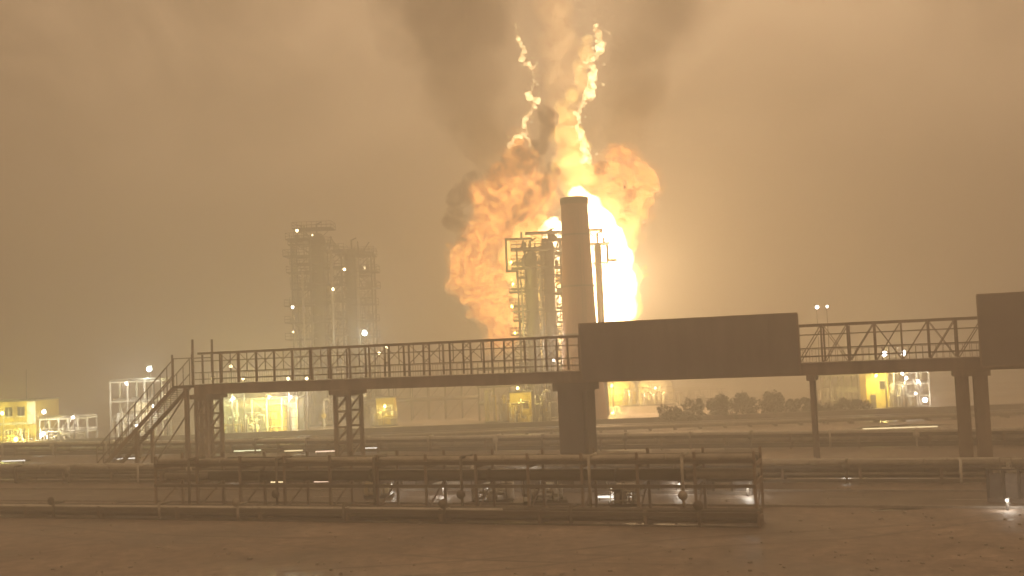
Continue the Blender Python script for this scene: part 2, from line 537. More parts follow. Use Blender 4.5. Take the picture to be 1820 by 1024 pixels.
# billboards, backs towards us, hung on the near side of the bridge
def billboard(px0, px1, zb, zt, label):
    u0, u1 = u_at(px0, 640), u_at(px1, 640)
    t = thing('billboard', BA + bdir * ((u0 + u1) / 2), label, 'billboard', 'billboards hung on the footbridge', rz=bang)
    L = u1 - u0; v = HW + 0.55
    mb = MB(); mb.box((0, -v, (zb + zt) / 2), (L, 0.3, zt - zb)); mb.build('board', M_BOARD, t, True)
    mb = MB()
    mb.box((0, -v, zt + 0.062), (L + 0.16, 0.42, 0.12)).box((0, -v, zb - 0.062), (L + 0.16, 0.46, 0.12))
    mb.box((-L / 2 - 0.062, -v, (zb + zt) / 2), (0.12, 0.4, zt - zb)).box((L / 2 + 0.062, -v, (zb + zt) / 2), (0.12, 0.4, zt - zb))
    mb.build('frame', M_BRIDGE, t, True)
    n = max(2, int(L / 2.2))
    for k in range(1, n):
        mb = MB(); mb.box((-L / 2 + L * k / n, -v - 0.18, (zb + zt) / 2), (0.07, 0.06, zt - zb - 0.04)); mb.build('rib', M_BOARD, t, True)
    for z in (zb + (zt - zb) / 3, zb + (zt - zb) * 2 / 3):
        mb = MB(); mb.box((0, -v - 0.235, z), (L - .1, .05, .09)); mb.build('cross_rail', M_BOARD, t, True)
    mb = MB()
    for k in range(4):
        for z in (zb + 0.9, zt - 1.2):
            mb.bar((-L / 2 + L * (k + .5) / 4, -v + 0.15, z), (-L / 2 + L * (k + .5) / 4, -HW - 0.07, z), 0.09)
    mb.build('bracket', M_BRIDGE, t, True)
billboard(1046, 1424, 7.9, 12.6, 'long dark blank billboard back on the bridge right of the burning chimney')
billboard(1742, 1990, 8.0, 13.3, 'dark billboard back cut off by the right edge of the view')

# ------------------------------------------------------------------ chimney
CY = 160.0
ct = P(1020, 352, CY)
chim = thing('chimney', (ct.x + 1.1, CY, 0), 'tall dark round brick chimney standing in front of the white-hot flames', 'chimney')
H = ct.z
mb = MB()
k0 = pxm(CY)
prof = [(3.5, 0), (3.3, 3), (30 * k0 * 1.02, H - 250 * k0), (26.5 * k0, H - 110 * k0), (23.5 * k0, H - 0.9)]
mb.lathe((ct.x, CY, 0), prof, 36); sh = mb.build('shaft', M_BRICK, chim, smooth=True)
mb = MB(); r = 24 * k0
mb.lathe((ct.x, CY, 0), [(r - .02, H - 1.0), (r + 0.1, H - 0.9), (r + 0.1, H - 0.05), (r - 0.05, H), (r - 0.55, H), (r - 0.55, H - 3)], 36); mb.build('rim', M_BAND, chim, smooth=False)
for zz, rr in ((H - 5.5, 25 * k0), (H - 13, 28 * k0), (H - 20, 30 * k0)):
    mb = MB(); mb.lathe((ct.x, CY, 0), [(rr - 0.1, zz - .12), (rr + 0.1, zz - .12), (rr + 0.1, zz + .12), (rr - 0.1, zz + .12)], 36)
    mb.build('steel_band', M_BAND, chim)
mb = MB()
lx = ct.x + 0.6
for dx in (-.22, .22):
    mb.bar((lx + dx, CY - 3.75, 0), (lx + dx, CY - 2.15, H - 1), 0.05)
for k in range(80):
    f = k / 80; y = CY - 3.75 + 1.6 * f
    mb.bar((lx - .22, y, f * (H - 1)), (lx + .22, y, f * (H - 1)), 0.035)
mb.build('ladder', M_STEEL, chim)

# ------------------------------------------------------------------ process columns
def column(name, px, Y, py_top, rpx, plats, label, m, group=None, davit=None, pipes=(), ladder_side=-1, skirt=1.15, lean=True, cat='column'):
    t0 = P(px, py_top, Y); k = pxm(Y); r = rpx * k; H = t0.z; x = t0.x
    t = thing(name, (x, Y, 0), label, cat, group)
    mb = MB()
    mb.lathe((x, Y, 0), [(r * skirt, 0), (r * skirt, 2.5), (r, 4), (r, H - r * 0.9), (r * 0.85, H - r * 0.45), (r * 0.5, H - r * 0.12), (0.02, H)], 28)
    mb.build('vessel', m, t, smooth=True)
    for (z, xl, xr, rail) in plats:           # z in metres, extents in metres relative to axis
        mb = MB(); mb.box((x + (xl + xr) / 2, Y - r * 0.2, z), (xr - xl, 2 * r + 2.0, 0.14))
        for xx in (xl + 0.1, xr - 0.1):
            mb.bar((x + xx, Y - r - 0.8, z - .1), (x + math.copysign(min(abs(xx), r * .9), xx), Y - r * .6, z - 1.2), 0.09)
        p = mb.build('platform', M_STEEL, t)
        if rail:
            mb = MB(); y0, y1 = Y - 1.2 * r - 0.95, Y + 0.8 * r + 0.95
            for zz in (0.55, 1.1):
                for yy in (y0, y1): mb.bar((x + xl, yy, z + zz), (x + xr, yy, z + zz), 0.06)
                for xx in (xl, xr): mb.bar((x + xx, y0, z + zz), (x + xx, y1, z + zz), 0.06)
            nn = max(3, int((xr - xl) / 0.8))
            for q in range(nn + 1):
                for yy in (y0, y1): mb.bar((x + xl + (xr - xl) * q / nn, yy, z), (x + xl + (xr - xl) * q / nn, yy, z + 1.1), 0.06)
            mb.build('railing', M_STEEL, p)
    mb = MB(); lx = x + ladder_side * (r + 0.55)
    for dx in (-.25, .25): mb.bar((lx + dx, Y - .6, 0), (lx + dx, Y - .6, H - 1), 0.06)
    for q in range(int(H / 0.6)): mb.bar((lx - .25, Y - .6, q * .6 + .3), (lx + .25, Y - .6, q * .6 + .3), 0.04)
    mb.build('ladder', M_STEEL, t)
    for (dx, dy, zt, rp) in pipes:
        mb = MB(); mb.poly([(x + dx, Y + dy, 0), (x + dx, Y + dy, zt), (x + dx * .4, Y + dy * .4, zt + 1.0), (x, Y, zt + 1.0)], rp)
        mb.build('downpipe', M_PIPE, t, smooth=True)
    mb = MB(); mb.tube((x, Y, H - .1), (x, Y, H + 1.6), 0.16).tube((x, Y, H + 1.5), (x + .9, Y, H + 1.9), 0.12)
    mb.build('vent_pipe', M_STEEL, t)
    if davit:
        mb = MB()
        xl, xr, zl, zh, wdt = davit
        mb.bar((x + xl, Y, zl), (x + xl, Y, zh), wdt).bar((x + xl - wdt / 2, Y, zh + wdt / 2), (x + xr, Y, zh + wdt / 2), wdt)
        mb.bar((x + xl - wdt / 2, Y, zl - wdt / 2), (x + xl + 1.4, Y, zl - wdt / 2), wdt * 1.2)
        mb.bar((x + (xl + xr) / 2 + .4, Y, zh + wdt), (x + (xl + xr) / 2 + .4, Y, zh + 1.2), wdt)
        mb.build('davit', M_STEEL, t)
    return t, x, Y, H
def zpx(px, py, Y): return P(px, py, Y).z
Y1 = 166.0; k1 = pxm(Y1)
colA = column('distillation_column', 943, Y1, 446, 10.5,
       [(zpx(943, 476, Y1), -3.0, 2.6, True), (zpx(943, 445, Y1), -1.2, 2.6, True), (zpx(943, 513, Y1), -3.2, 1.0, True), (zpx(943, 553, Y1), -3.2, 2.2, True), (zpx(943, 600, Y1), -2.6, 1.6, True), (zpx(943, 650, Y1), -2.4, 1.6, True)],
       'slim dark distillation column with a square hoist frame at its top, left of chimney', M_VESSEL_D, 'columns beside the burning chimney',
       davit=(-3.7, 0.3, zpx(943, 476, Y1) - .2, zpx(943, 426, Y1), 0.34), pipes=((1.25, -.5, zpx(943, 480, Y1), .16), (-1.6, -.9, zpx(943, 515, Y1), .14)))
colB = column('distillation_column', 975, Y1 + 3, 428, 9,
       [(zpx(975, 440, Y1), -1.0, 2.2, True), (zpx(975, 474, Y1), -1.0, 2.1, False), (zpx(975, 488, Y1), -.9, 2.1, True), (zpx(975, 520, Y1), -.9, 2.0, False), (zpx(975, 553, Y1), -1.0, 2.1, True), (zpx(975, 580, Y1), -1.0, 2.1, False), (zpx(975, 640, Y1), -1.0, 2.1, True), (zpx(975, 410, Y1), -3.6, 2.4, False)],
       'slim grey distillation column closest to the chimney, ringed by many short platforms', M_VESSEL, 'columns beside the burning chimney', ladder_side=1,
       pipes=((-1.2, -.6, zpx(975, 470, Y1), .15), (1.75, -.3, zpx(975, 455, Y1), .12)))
colC = column('distillation_column', 1062, 172, 432, 6,
       [(zpx(1062, 409, 172), -1.6, 0.8, False), (zpx(1062, 434, 172), -1.2, 1.8, False), (zpx(1062, 468, 172), -.8, 1.4, False)],
       'thin column partly hidden behind the right side of the chimney', M_STEEL, 'columns beside the burning chimney', ladder_side=1, davit=(1.5, -.3, zpx(1062, 462, 172), zpx(1062, 436, 172), .3))
Y2 = 192.0; k2 = pxm(Y2)
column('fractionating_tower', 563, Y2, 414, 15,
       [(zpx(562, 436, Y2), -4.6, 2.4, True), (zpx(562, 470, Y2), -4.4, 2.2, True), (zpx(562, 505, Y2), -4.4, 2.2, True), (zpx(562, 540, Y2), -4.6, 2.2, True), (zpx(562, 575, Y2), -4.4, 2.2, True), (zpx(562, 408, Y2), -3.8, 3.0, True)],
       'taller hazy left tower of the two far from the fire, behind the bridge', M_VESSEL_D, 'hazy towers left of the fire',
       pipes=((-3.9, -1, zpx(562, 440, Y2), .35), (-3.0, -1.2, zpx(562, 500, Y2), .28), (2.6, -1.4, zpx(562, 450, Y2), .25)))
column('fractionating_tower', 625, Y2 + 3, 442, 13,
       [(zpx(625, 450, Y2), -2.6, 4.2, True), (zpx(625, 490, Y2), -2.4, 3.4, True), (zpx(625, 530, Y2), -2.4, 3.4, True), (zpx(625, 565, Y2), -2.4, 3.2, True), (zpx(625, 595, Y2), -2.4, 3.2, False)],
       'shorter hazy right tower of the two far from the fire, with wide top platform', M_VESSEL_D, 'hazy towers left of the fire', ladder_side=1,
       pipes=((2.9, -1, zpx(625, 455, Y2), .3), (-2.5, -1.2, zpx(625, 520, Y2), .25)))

def lattice_tower(px0, px1, Y, py_top, depth, levels, label, m, group=None, seed=1, grate=True):
    a, b = P(px0, py_top, Y), P(px1, py_top, Y); W = b.x - a.x; H = (a.z + b.z) / 2; xc = (a.x + b.x) / 2
    rnd = random.Random(seed)
    t = thing('access_tower', (xc, Y, 0), label, 'tower', group)
    for sx in (-1, 1):
        for yy in (0, depth):
            mb = MB(); mb.box((sx * W / 2, yy, H / 2), (.28, .28, H)); mb.build('leg', m, t, True)
    dz = H / levels
    mb = MB()
    for l in range(levels):
        z0, z1 = l * dz + .15, (l + 1) * dz - .3
        for yy in (0, depth):
            if l % 2: mb.bar((-W / 2 + .14, yy, z0), (W / 2 - .14, yy, z1), .12)
            else: mb.bar((W / 2 - .14, yy, z0), (-W / 2 + .14, yy, z1), .12)
        for sx in (-1, 1): mb.bar((sx * W / 2, .14, z0), (sx * W / 2, depth - .14, z1), .1)
    mb.build('bracing', m, t, True)
    for l in range(levels):
        z = (l + 1) * dz - .1; el, er = rnd.choice((.2, .9, 1.4)), rnd.choice((.2, .5, .9))
        mb = MB(); mb.box(((er - el) / 2, depth / 2, z), (W + el + er, depth + .8, .16)); mb.box((0, -.02, z - .18), (W - .3, .2, .2))
        pl = mb.build('landing', m, t, True)
        mb = MB(); x0_, x1_ = -W / 2 - el, W / 2 + er
        for yy in (-.35, depth + .35):
            for hh in (.55, 1.1): mb.bar((x0_, yy, z + hh), (x1_, yy, z + hh), .07)
            for xx in (x0_, x1_): mb.bar((xx, -.385, z + 1.1), (xx, depth + .385, z + 1.1), .07)
            for q in range(7): mb.bar((x0_ + (x1_ - x0_) * q / 6, yy, z + .08), (x0_ + (x1_ - x0_) * q / 6, yy, z + 1.1), .07)
        mb.build('railing', m, pl, True)
        mb = MB()
        for q in range(rnd.randint(1, 3)):
            mb.box((rnd.uniform(-.4, .4) * W, depth * rnd.uniform(.3, .7), z + .08 + .5), (rnd.uniform(.4, 1.1), .8, 1.0)) if q == 0 else mb.tube((rnd.uniform(-.45, .45) * W, depth * rnd.uniform(.1, .9), z + .1), (rnd.uniform(-.45, .45) * W, depth * rnd.uniform(.1, .9), z + dz - .3), .13)
        mb.build('pipework', M_VESSEL, pl, True)
    mb = MB()
    for q in range(4):
        xx = rnd.uniform(-.48, .48) * W; yy = rnd.uniform(-.1, .9) * depth
        mb.tube((xx, yy, 0), (xx, yy, H * rnd.uniform(.55, .98)), rnd.uniform(.1, .24))
    mb.build('riser_pipes', M_PIPE, t, True, True)
    return t
lattice_tower(517, 550, 189, 424, 4.5, 11, 'hazy lattice stair tower on the left side of the taller far tower', M_STEEL, 'steel lattice towers', 3)
lattice_tower(574, 606, 191, 444, 4.5, 10, 'hazy lattice stair tower wedged between the two far towers', M_STEEL, 'steel lattice towers', 4)
lattice_tower(630, 659, 190, 452, 4.5, 10, 'hazy lattice stair tower on the right side of the shorter far tower', M_STEEL, 'steel lattice towers', 5)
lattice_tower(918, 962, 168.5, 440, 4.0, 12, 'dark lattice tower behind the hoist column, yellow lit', M_STEEL, 'steel lattice towers', 6)
lattice_tower(966, 996, 172, 424, 3.5, 13, 'dark lattice tower tight against the left side of the chimney', M_STEEL, 'steel lattice towers', 7)

# ------------------------------------------------------------------ lamps
WARM = (1.0, 0.78, 0.42); COOL = (0.86, 1.0, 0.92); YEL = (1.0, 0.80, 0.22); WHT = (1.0, 0.93, 0.80)
E_MATS = {}
def emat(c, s):
    s = s * 4.0
    key = (c, s)
    if key not in E_MATS:
        E_MATS[key] = emit('lit_lens', c, s)
    return E_MATS[key]
def floodlight(px, py, Y, color, power, size, label, mount='pole', glow=14.0, radius=0.3, toward=None):
    p = P(px, py, Y)
    pole = mount == 'pole'
    t = thing('floodlight' if not pole else 'lamp_post', (p.x, Y, 0 if pole else p.z - size), label, 'lamp', 'lit lamps of the plant')
    mb = MB()
    if pole:
        mb.tube((p.x, Y + .3, 0), (p.x, Y + .3, p.z + 0.1), 0.11, 0.06); mb.bar((p.x, Y + .3, p.z + .1), (p.x, Y - size * .2, p.z + .1), 0.07)
        mb.build('pole', M_STEEL, t)
    else:
        mb.bar((p.x, Y + .9, p.z - size * .2), (p.x, Y + size * .3, p.z - size * .2), 0.08)
        mb.build('bracket', M_STEEL, t)
    mb = MB(); mb.box((p.x, Y + size * .25, p.z + size * .6), (size * 1.15, size * .9, size * .16)).box((p.x, Y + size * .5, p.z), (size * 1.1, size * .12, size * 1.04))
    mb.build('housing', M_STEEL, t)
    mb = MB(); mb.ball((p.x, Y, p.z), size * .5, 2, (1, .7, 1)); mb.build('lens', emat(color, glow), t, smooth=True)
    if power:
        point_light(t, (p.x, Y - size - .4, p.z - .1), color, power * 2.6, radius)
    return t
floodlight(648, 592, 185, COOL, 900, 0.85, 'large greenish white floodlight low on the right side of the hazy towers', 'wall', 9)
floodlight(528, 410, 188, WARM, 0, 0.5, 'small warm lamp on top of the taller hazy tower', 'wall', 5)
floodlight(520, 546, 188, WHT, 0, 0.5, 'small white lamp halfway up the left edge of the taller hazy tower', 'wall', 6)
floodlight(521, 590, 188, WARM, 0, 0.35, 'faint lamp low on the left edge of the taller hazy tower', 'wall', 3)
floodlight(555, 418, 188, WARM, 0, 0.3, 'tiny lamp under the top platform of the taller hazy tower', 'wall', 3)
floodlight(612, 479, 190, WARM, 0, 0.5, 'small warm lamp on the upper platform of the shorter hazy tower', 'wall', 5)
floodlight(592, 514, 190, WARM, 0, 0.5, 'small warm lamp between the two hazy towers', 'wall', 5)
floodlight(648, 476, 190, WARM, 0, 0.35, 'faint lamp at the right end of the shorter tower platform', 'wall', 3)
floodlight(265, 656, 165, COOL, 500, 0.75, 'cool white lamp on top of the steel frame beside the bridge stair', 'pole', 8)
floodlight(295, 703, 162, WARM, 0, 0.5, 'small warm lamp right of the steel frame beside the bridge stair', 'pole', 4)
floodlight(688, 616, 175, WARM, 300, 0.7, 'warm lamp just above the bridge rail right of the hazy towers', 'pole', 6)
floodlight(674, 628, 178, WARM, 0, 0.5, 'dimmer warm lamp seen through the bridge rail right of the hazy towers', 'pole', 4)
floodlight(1452, 546, 190, WHT, 0, 0.7, 'left one of a pair of lamps above the bridge right of the long billboard', 'pole', 4)
floodlight(1470, 545, 190, WHT, 0, 0.5, 'right one of a pair of lamps above the bridge right of the long billboard', 'pole', 3)
floodlight(1572, 629, 160, WHT, 250, 0.75, 'bright lamp behind the bridge deck above the yellow kiosk', 'pole', 7)
floodlight(1606, 628, 160, WHT, 250, 0.75, 'bright lamp behind the bridge deck above the white pipe frame', 'pole', 7)
for px, lb in ((378, 'first small lamp behind the left bridge parapet, next to the stair'), (512, 'small lamp behind the bridge parapet under the taller hazy tower'), (545, 'small lamp behind the bridge parapet between the hazy towers'), (410, 'small lamp behind the left bridge parapet, above the pump shed'), (432, 'dim lamp behind the left bridge parapet, above the pump shed roof')):
    floodlight(px, 673 if px != 410 else 651, 160, WARM, 0, 0.45, lb, 'pole', 4)

for i, (px, py, lb) in enumerate(((908, 466, 'yellow lamp inside the hoist frame of the dark column'), (912, 505, 'yellow lamp on the second left platform of the hoist column'), (910, 545, 'yellow lamp on the third left platform of the hoist column'), (915, 592, 'yellow lamp on the lower left platform of the hoist column'), (985, 600, 'white lamp low between the grey column and the chimney'), (984, 640, 'white lamp just above the bridge rail left of the chimney'))):
    floodlight(px, py, 162, YEL if i < 4 else WHT, 500 if i < 4 else 500, .4, lb, 'wall', 4)

# ------------------------------------------------------------------ plant buildings and gear below the bridge
def base(px, Y): return P(px, 700, Y).x
def pump(x, y, rz, label, m):
    t = thing('pump_unit', (x, y, 0), label, 'pump', 'pumps in the open shed', rz=rz)
    mb = MB(); mb.box((0, 0, .15), (1.9, .9, .3)); mb.build('plinth', M_CONC, t, True)
    mb = MB(); mb.tube((-.8, 0, .85), (.1, 0, .85), .38, n=16).tube((.1, 0, .85), (.45, 0, .85), .12); mb.build('motor', m, t, True, True)
    mb = MB(); mb.tube((.4, -.3, .8), (.4, .3, .8), .45, n=16).tube((.4, 0, 1.1), (.4, 0, 2.4), .14); mb.build('casing', M_PIPE, t, True, True)

def shed(px0, px1, Y, h, depth):
    x0, x1 = base(px0, Y), base(px1, Y); W = x1 - x0; xc = (x0 + x1) / 2
    t = thing('pump_shed', (xc, Y, 0), 'wide open-fronted pump shed lit yellow green under the left bridge span', 'shed')
    mb = MB(); mb.box((0, depth / 2, .1), (W + .6, depth, .2)); mb.build('floor_slab', M_CONC, t, True)
    mb = MB(); mb.box((0, depth - .1, h / 2 + .1), (W, .2, h)); mb.box((-W / 2 + .1, depth / 2, h / 2 + .1), (.2, depth - .4, h))
    mb.build('wall', M_GREEN, t, True)
    mb = MB(); mb.box((0, depth / 2 - .2, h + .22), (W + .8, depth + .8, .2)); mb.build('roof', M_ROOF, t, True)
    mb = MB(); mb.box((0, depth - .26, h + .0 - .7), (W - .5, .08, 1.1)); mb.build('wall_band', M_CREAM, t, True)
    for q in range(6):
        mb = MB(); mb.box((-W / 2 + .15 + (W - .3) * q / 5, .15, h / 2 + .1), (.2, .2, h)); mb.build('post', M_CREAM, t, True)
    mb = MB()
    for z in (1.0, h - .6): mb.box((0, .15, z), (W - .5, .07, .07))
    for q in range(5):
        xx = -W / 2 + .15 + (W - .3) * q / 5
        if q % 2 == 0: mb.bar((xx + .1, .15, h - .1), (xx + (W - .3) / 5 - .1, .15, h - 1.6), .07)
    mb.build('frame_rails', M_CREAM, t, True)
    return xc, W
xc, W = shed(392, 528, 163, 5.0, 5.0)
pump(base(420, 165), 165.2, .2, 'green pump at the left end inside the open shed', M_GREEN)
pump(base(450, 165), 165.4, -.2, 'cream pump near the middle of the open shed', M_CREAM)
def vertical_tank(name, px, Y, r, h, m, label, z0=0.0, cat='tank', group=None):
    x = base(px, Y)
    t = thing(name, (x, Y, z0), label, cat, group)
    mb = MB(); mb.lathe((x, Y, z0), [(r, 0), (r, h), (r * .7, h + r * .22), (0.02, h + r * .3)], 32); mb.build('shell', m, t, smooth=True)
    mb = MB()
    for q in range(3):
        z = z0 + h * (q + .5) / 3; mb.lathe((x, Y, z), [(r + .01, -.06), (r + .07, -.06), (r + .07, .06), (r + .01, .06)], 32)
    mb.build('hoop', M_STEEL, t)
    mb = MB()
    for dx in (-.22, .22): mb.bar((x + dx - r * .4, Y - r * 1.02, z0), (x + dx - r * .4, Y - r * 1.02, z0 + h + .8), .05)
    for q in range(int(h / .4)): mb.bar((x - .22 - r * .4, Y - r * 1.02, z0 + .4 * q + .2), (x + .22 - r * .4, Y - r * 1.02, z0 + .4 * q + .2), .04)
    mb.build('ladder', M_STEEL, t)
    mb = MB()
    n = 14
    for q in range(n):
        a = 2 * math.pi * q / n; b = 2 * math.pi * (q + 1) / n
        pa = Vector((x + r * math.cos(a), Y + r * math.sin(a), z0 + h)); pb = Vector((x + r * math.cos(b), Y + r * math.sin(b), z0 + h))
        mb.bar(pa, pa + Vector((0, 0, 1)), .05).bar(pa + Vector((0, 0, 1)), pb + Vector((0, 0, 1)), .05)
    mb.build('railing', M_STEEL, t)
    return t
vertical_tank('mixing_tank', 493, 166, 1.3, 3.6, M_YELLOW, 'bright yellow upright tank inside the pump shed', .2)
vertical_tank('mixing_tank', 519, 166.3, .75, 3.9, M_WHITE, 'narrow white tank at the right end of the pump shed', .2)
floodlight(478, 707, 160.5, YEL, 4200, .4, 'yellow lamp at the front edge of the pump shed roof', 'wall', 6)
floodlight(516, 706, 160.5, WHT, 2600, .4, 'white lamp at the right corner of the pump shed', 'wall', 6)
floodlight(415, 708, 160.5, (0.9, 1.0, .55), 1800, .4, 'greenish lamp at the left front of the pump shed', 'wall', 4)

def kiosk(px0, px1, Y, h, m, label, name='plant_kiosk', depth=3.0, door=True, group='lit kiosks of the plant'):
    x0, x1 = base(px0, Y), base(px1, Y); W = x1 - x0; xc = (x0 + x1) / 2
    t = thing(name, (xc, Y, 0), label, 'kiosk', group)
    mb = MB(); mb.box((0, depth / 2, h / 2), (W, depth, h)); 
    for q in range(int(W / .45)): mb.box((-W / 2 + .22 + q * .45, -.015, h / 2), (.06, .03, h - .02))
    mb.build('wall', m, t, True)
    mb = MB(); mb.box((0, depth / 2, h + .1), (W + .4, depth + .4, .18)); mb.build('roof', M_ROOF, t, True)
    mb = MB(); mb.box((-W * .22, -.05, 1.02), (.85, .06, 2.04)); d = mb.build('door', M_STEEL, t, True)
    mb = MB(); mb.box((-W * .22 + .32, -.1, 1.0), (.06, .06, .16)); mb.build('handle', M_PIPE, d, True)
    mb = MB(); mb.box((W * .25, -.05, h * .62), (W * .3, .06, h * .22)); wd = mb.build('window', M_GLASS, t, True)
    mb = MB()
    for s in (-1, 1):
        mb.box((W * .25 + s * W * .17, -.06, h * .62), (.07, .09, h * .22 + .14)); mb.box((W * .25, -.06, h * .62 + s * (h * .11 + .035)), (W * .34 - .07, .09, .07))
    mb.build('frame', M_WHITE, wd, True)
    return t
kiosk(668, 700, 172, 4.2, M_YELLOW, 'small yellow kiosk between the left bridge pier and the columns')
kiosk(906, 944, 160, 4.6, M_YELLOW, 'yellow lit kiosk at the foot of the hoist column')
kiosk(1540, 1580, 164, 5.4, M_YELLOW, 'tall narrow yellow kiosk right of the dark shrubs')
for (px, py, Y, c, pw, lb) in ((684, 722, 169, YEL, 450, 'yellow lamp in front of the small yellow kiosk'), (920, 690, 157, YEL, 600, 'yellow lamp over the kiosk at the foot of the hoist column'),
                             (1557, 668, 161, YEL, 1900, 'yellow lamp over the tall narrow kiosk on the right')):
    floodlight(px, py, Y, c, pw, .4, lb, 'wall', 7)
# standpipes beside the small kiosk
def standpipe(px, Y, h, label):
    x = base(px, Y)
    t = thing('standpipe', (x, Y, 0), label, 'pipe', 'white standpipes')
    mb = MB(); mb.poly([(x, Y, 0), (x, Y, h), (x + .5, Y, h + .3), (x + .9, Y, h)], .16); mb.build('pipe', M_WHITE, t, smooth=True)
    mb = MB(); mb.tube((x, Y - .5, h * .45), (x, Y - .42, h * .45), .38, n=16).tube((x, Y - .45, h * .45), (x, Y, h * .45), .06); mb.build('valve_wheel', M_YELLOW, t)
standpipe(640, 170, 4.6, 'white standpipe left of the small yellow kiosk'); standpipe(618, 175, 4.0, 'white standpipe behind the left bridge pier'); standpipe(966, 158, 4.6, 'white standpipe at the foot of the grey column'); standpipe(575, 172, 4.2, 'white standpipe under the hazy towers')

vertical_tank('storage_tank', 1088, 206, 4.3, 3.6, M_YELLOW, 'wide yellow storage tank right of the chimney foot', group='storage tanks')
vertical_tank('storage_tank', 1165, 205, 3.2, 3.6, M_CREAM, 'peach coloured storage tank right of the yellow tank', group='storage tanks')
floodlight(1088, 686, 198, YEL, 4500, .5, 'yellow lamp in front of the wide yellow storage tank', 'pole', 6)
floodlight(1058, 690, 196, WHT, 300, .45, 'white lamp at the left side of the yellow storage tank', 'pole', 7)
floodlight(1165, 690, 198, (1, .7, .4), 900, .4, 'orange lamp in front of the peach storage tank', 'pole', 5)

def frame_rack(name, px0, px1, Y, h, depth, nx, levels, label, m, mp_, pipes=True, diag=True):
    x0, x1 = base(px0, Y), base(px1, Y); W = x1 - x0; xc = (x0 + x1) / 2
    t = thing(name, (xc, Y, 0), label, 'pipe rack', 'pipe racks and frames of the plant')
    mb_all = []
    for q in range(nx + 1):
        for yy in (0, depth):
            mb = MB(); mb.box((-W / 2 + W * q / nx, yy, h / 2), (.18, .18, h)); mb.build('post', m, t, True)
    for l in range(levels):
        z = h * (l + 1) / levels - .12
        mb = MB()
        for yy in (0, depth): mb.box((0, yy, z), (W - .18, .14, .2))
        for q in range(nx + 1): mb.box((-W / 2 + W * q / nx, depth / 2, z), (.14, depth - .18, .2))
        mb.build('beam', m, t, True)
        if pipes:
            for j in range(3):
                mb = MB(); yy = depth * (j + .5) / 3; rr = .1 + .05 * ((j + l) % 3)
                mb.tube((-W / 2 - .3, yy, z + .1 + rr), (W / 2 + .3, yy, z + .1 + rr), rr); mb.build('pipe', mp_, t, True, True)
    if diag:
        mb = MB()
        for q in range(nx):
            a, b = -W / 2 + W * q / nx, -W / 2 + W * (q + 1) / nx
            mb.bar((a + .09, 0, .1), (b - .09, 0, h / levels - .25), .08); mb.bar((a + .09, 0, h / levels), (b - .09, 0, 2 * h / levels - .3), .08)
        mb.build('brace', m, t, True)
    return t, xc
frame_rack('pipe_rack', 70, 154, 158, 3.8, 3.5, 5, 2, 'low white pipe rack beside the yellow building at far left', M_WHITE, M_PIPE)
frame_rack('steel_frame', 196, 288, 164, 8.6, 4.0, 3, 3, 'pale three-storey steel frame beside the bridge stair', M_WHITE, M_PIPE)
frame_rack('pipe_rack', 1452, 1525, 168, 5.0, 3.0, 3, 2, 'dim grey pipe rack between the shrubs and the tall narrow kiosk', M_VESSEL, M_PIPE)
frame_rack('pipe_rack', 1590, 1652, 163, 5.2, 3.0, 3, 3, 'white pipe rack covered in lamps right of the tall narrow kiosk', M_WHITE, M_PIPE)
frame_rack('pipe_rack', 850, 990, 172, 8.0, 3.0, 5, 3, 'tall silver pipe rack at the foot of the columns, behind the bridge', M_VESSEL, M_PIPE)
frame_rack('pipe_rack', 640, 850, 182, 6.5, 3.0, 7, 2, 'long grey pipe rack running between the hazy towers and the columns', M_VESSEL, M_VESSEL)
vertical_tank('settling_tank', 252, 163, 1.6, 5.0, M_CREAM, 'cream upright tank standing in front of the pale steel frame', group='storage tanks')
for (px, py, lb, pw) in ((1610, 672, 'upper left lamp on the white pipe rack', 250), (1631, 678, 'upper right lamp on the white pipe rack', 250), (1644, 711, 'biggest lamp low at the right end of the white pipe rack', 350), (1628, 700, 'small lamp in the middle of the white pipe rack', 0), (1604, 664, 'topmost small lamp on the white pipe rack', 0)):
    floodlight(px, py, 161, WHT, pw, .75 if pw > 300 else .5, lb, 'wall', 6)
for (px, py, lb, pw) in ((225, 682, 'warm lamp on the upper left beam of the pale steel frame', 700), (272, 722, 'lamp at the right side of the pale steel frame', 350), (243, 757, 'lamp low in the pale steel frame', 250)):
    floodlight(px, py, 160.5, WHT, pw, .4, lb, 'wall', 4)
# yellow building at the left edge
x0, x1 = P(-60, 760, 158).x, P(64, 760, 158).x; W = x1 - x0; xc = (x0 + x1) / 2
t = thing('control_building', (xc, 158, 0), 'two-storey yellow lit building at the left edge of the view', 'building')
mb = MB(); mb.box((0, 4, 3.2), (W, 8, 6.4)); mb.build('wall', M_YELLOW, t, True)
mb = MB(); mb.box((0, 4, 6.52), (W + .5, 8.5, .2)); mb.build('roof', M_ROOF, t, True)
mb = MB(); mb.box((0, -.03, 3.3), (W, .07, .3)); mb.build('floor_band', M_WHITE, t, True)
mb = MB(); mb.box((W / 2 - .6, -.06, 4.9), (1.2, .12, 2.9)); mb.build('corner_panel', M_WHITE, t, True)
for q in range(5):
    for z in (1.7, 5.0):
        xx = -W / 2 + .9 + q * 1.75
        mb = MB(); mb.box((xx, -.03, z), (1.0, .06, 1.3)); wn = mb.build('window', M_GLASS, t, True)
        mb = MB(); mb.box((xx, -.07, z - .7), (1.2, .14, .1)); mb.box((xx, -.05, z), (.06, .07, 1.28)); mb.build('frame', M_WHITE, wn, True)
mb = MB(); mb.tube((.4 + W * .2, 3, 6.6), (.4 + W * .2, 3, 11), .07, .04); mb.build('mast', M_STEEL, t, True)
floodlight(28, 781, 154, YEL, 1300, .6, 'low yellow lamp in front of the building at the left edge', 'pole', 7)
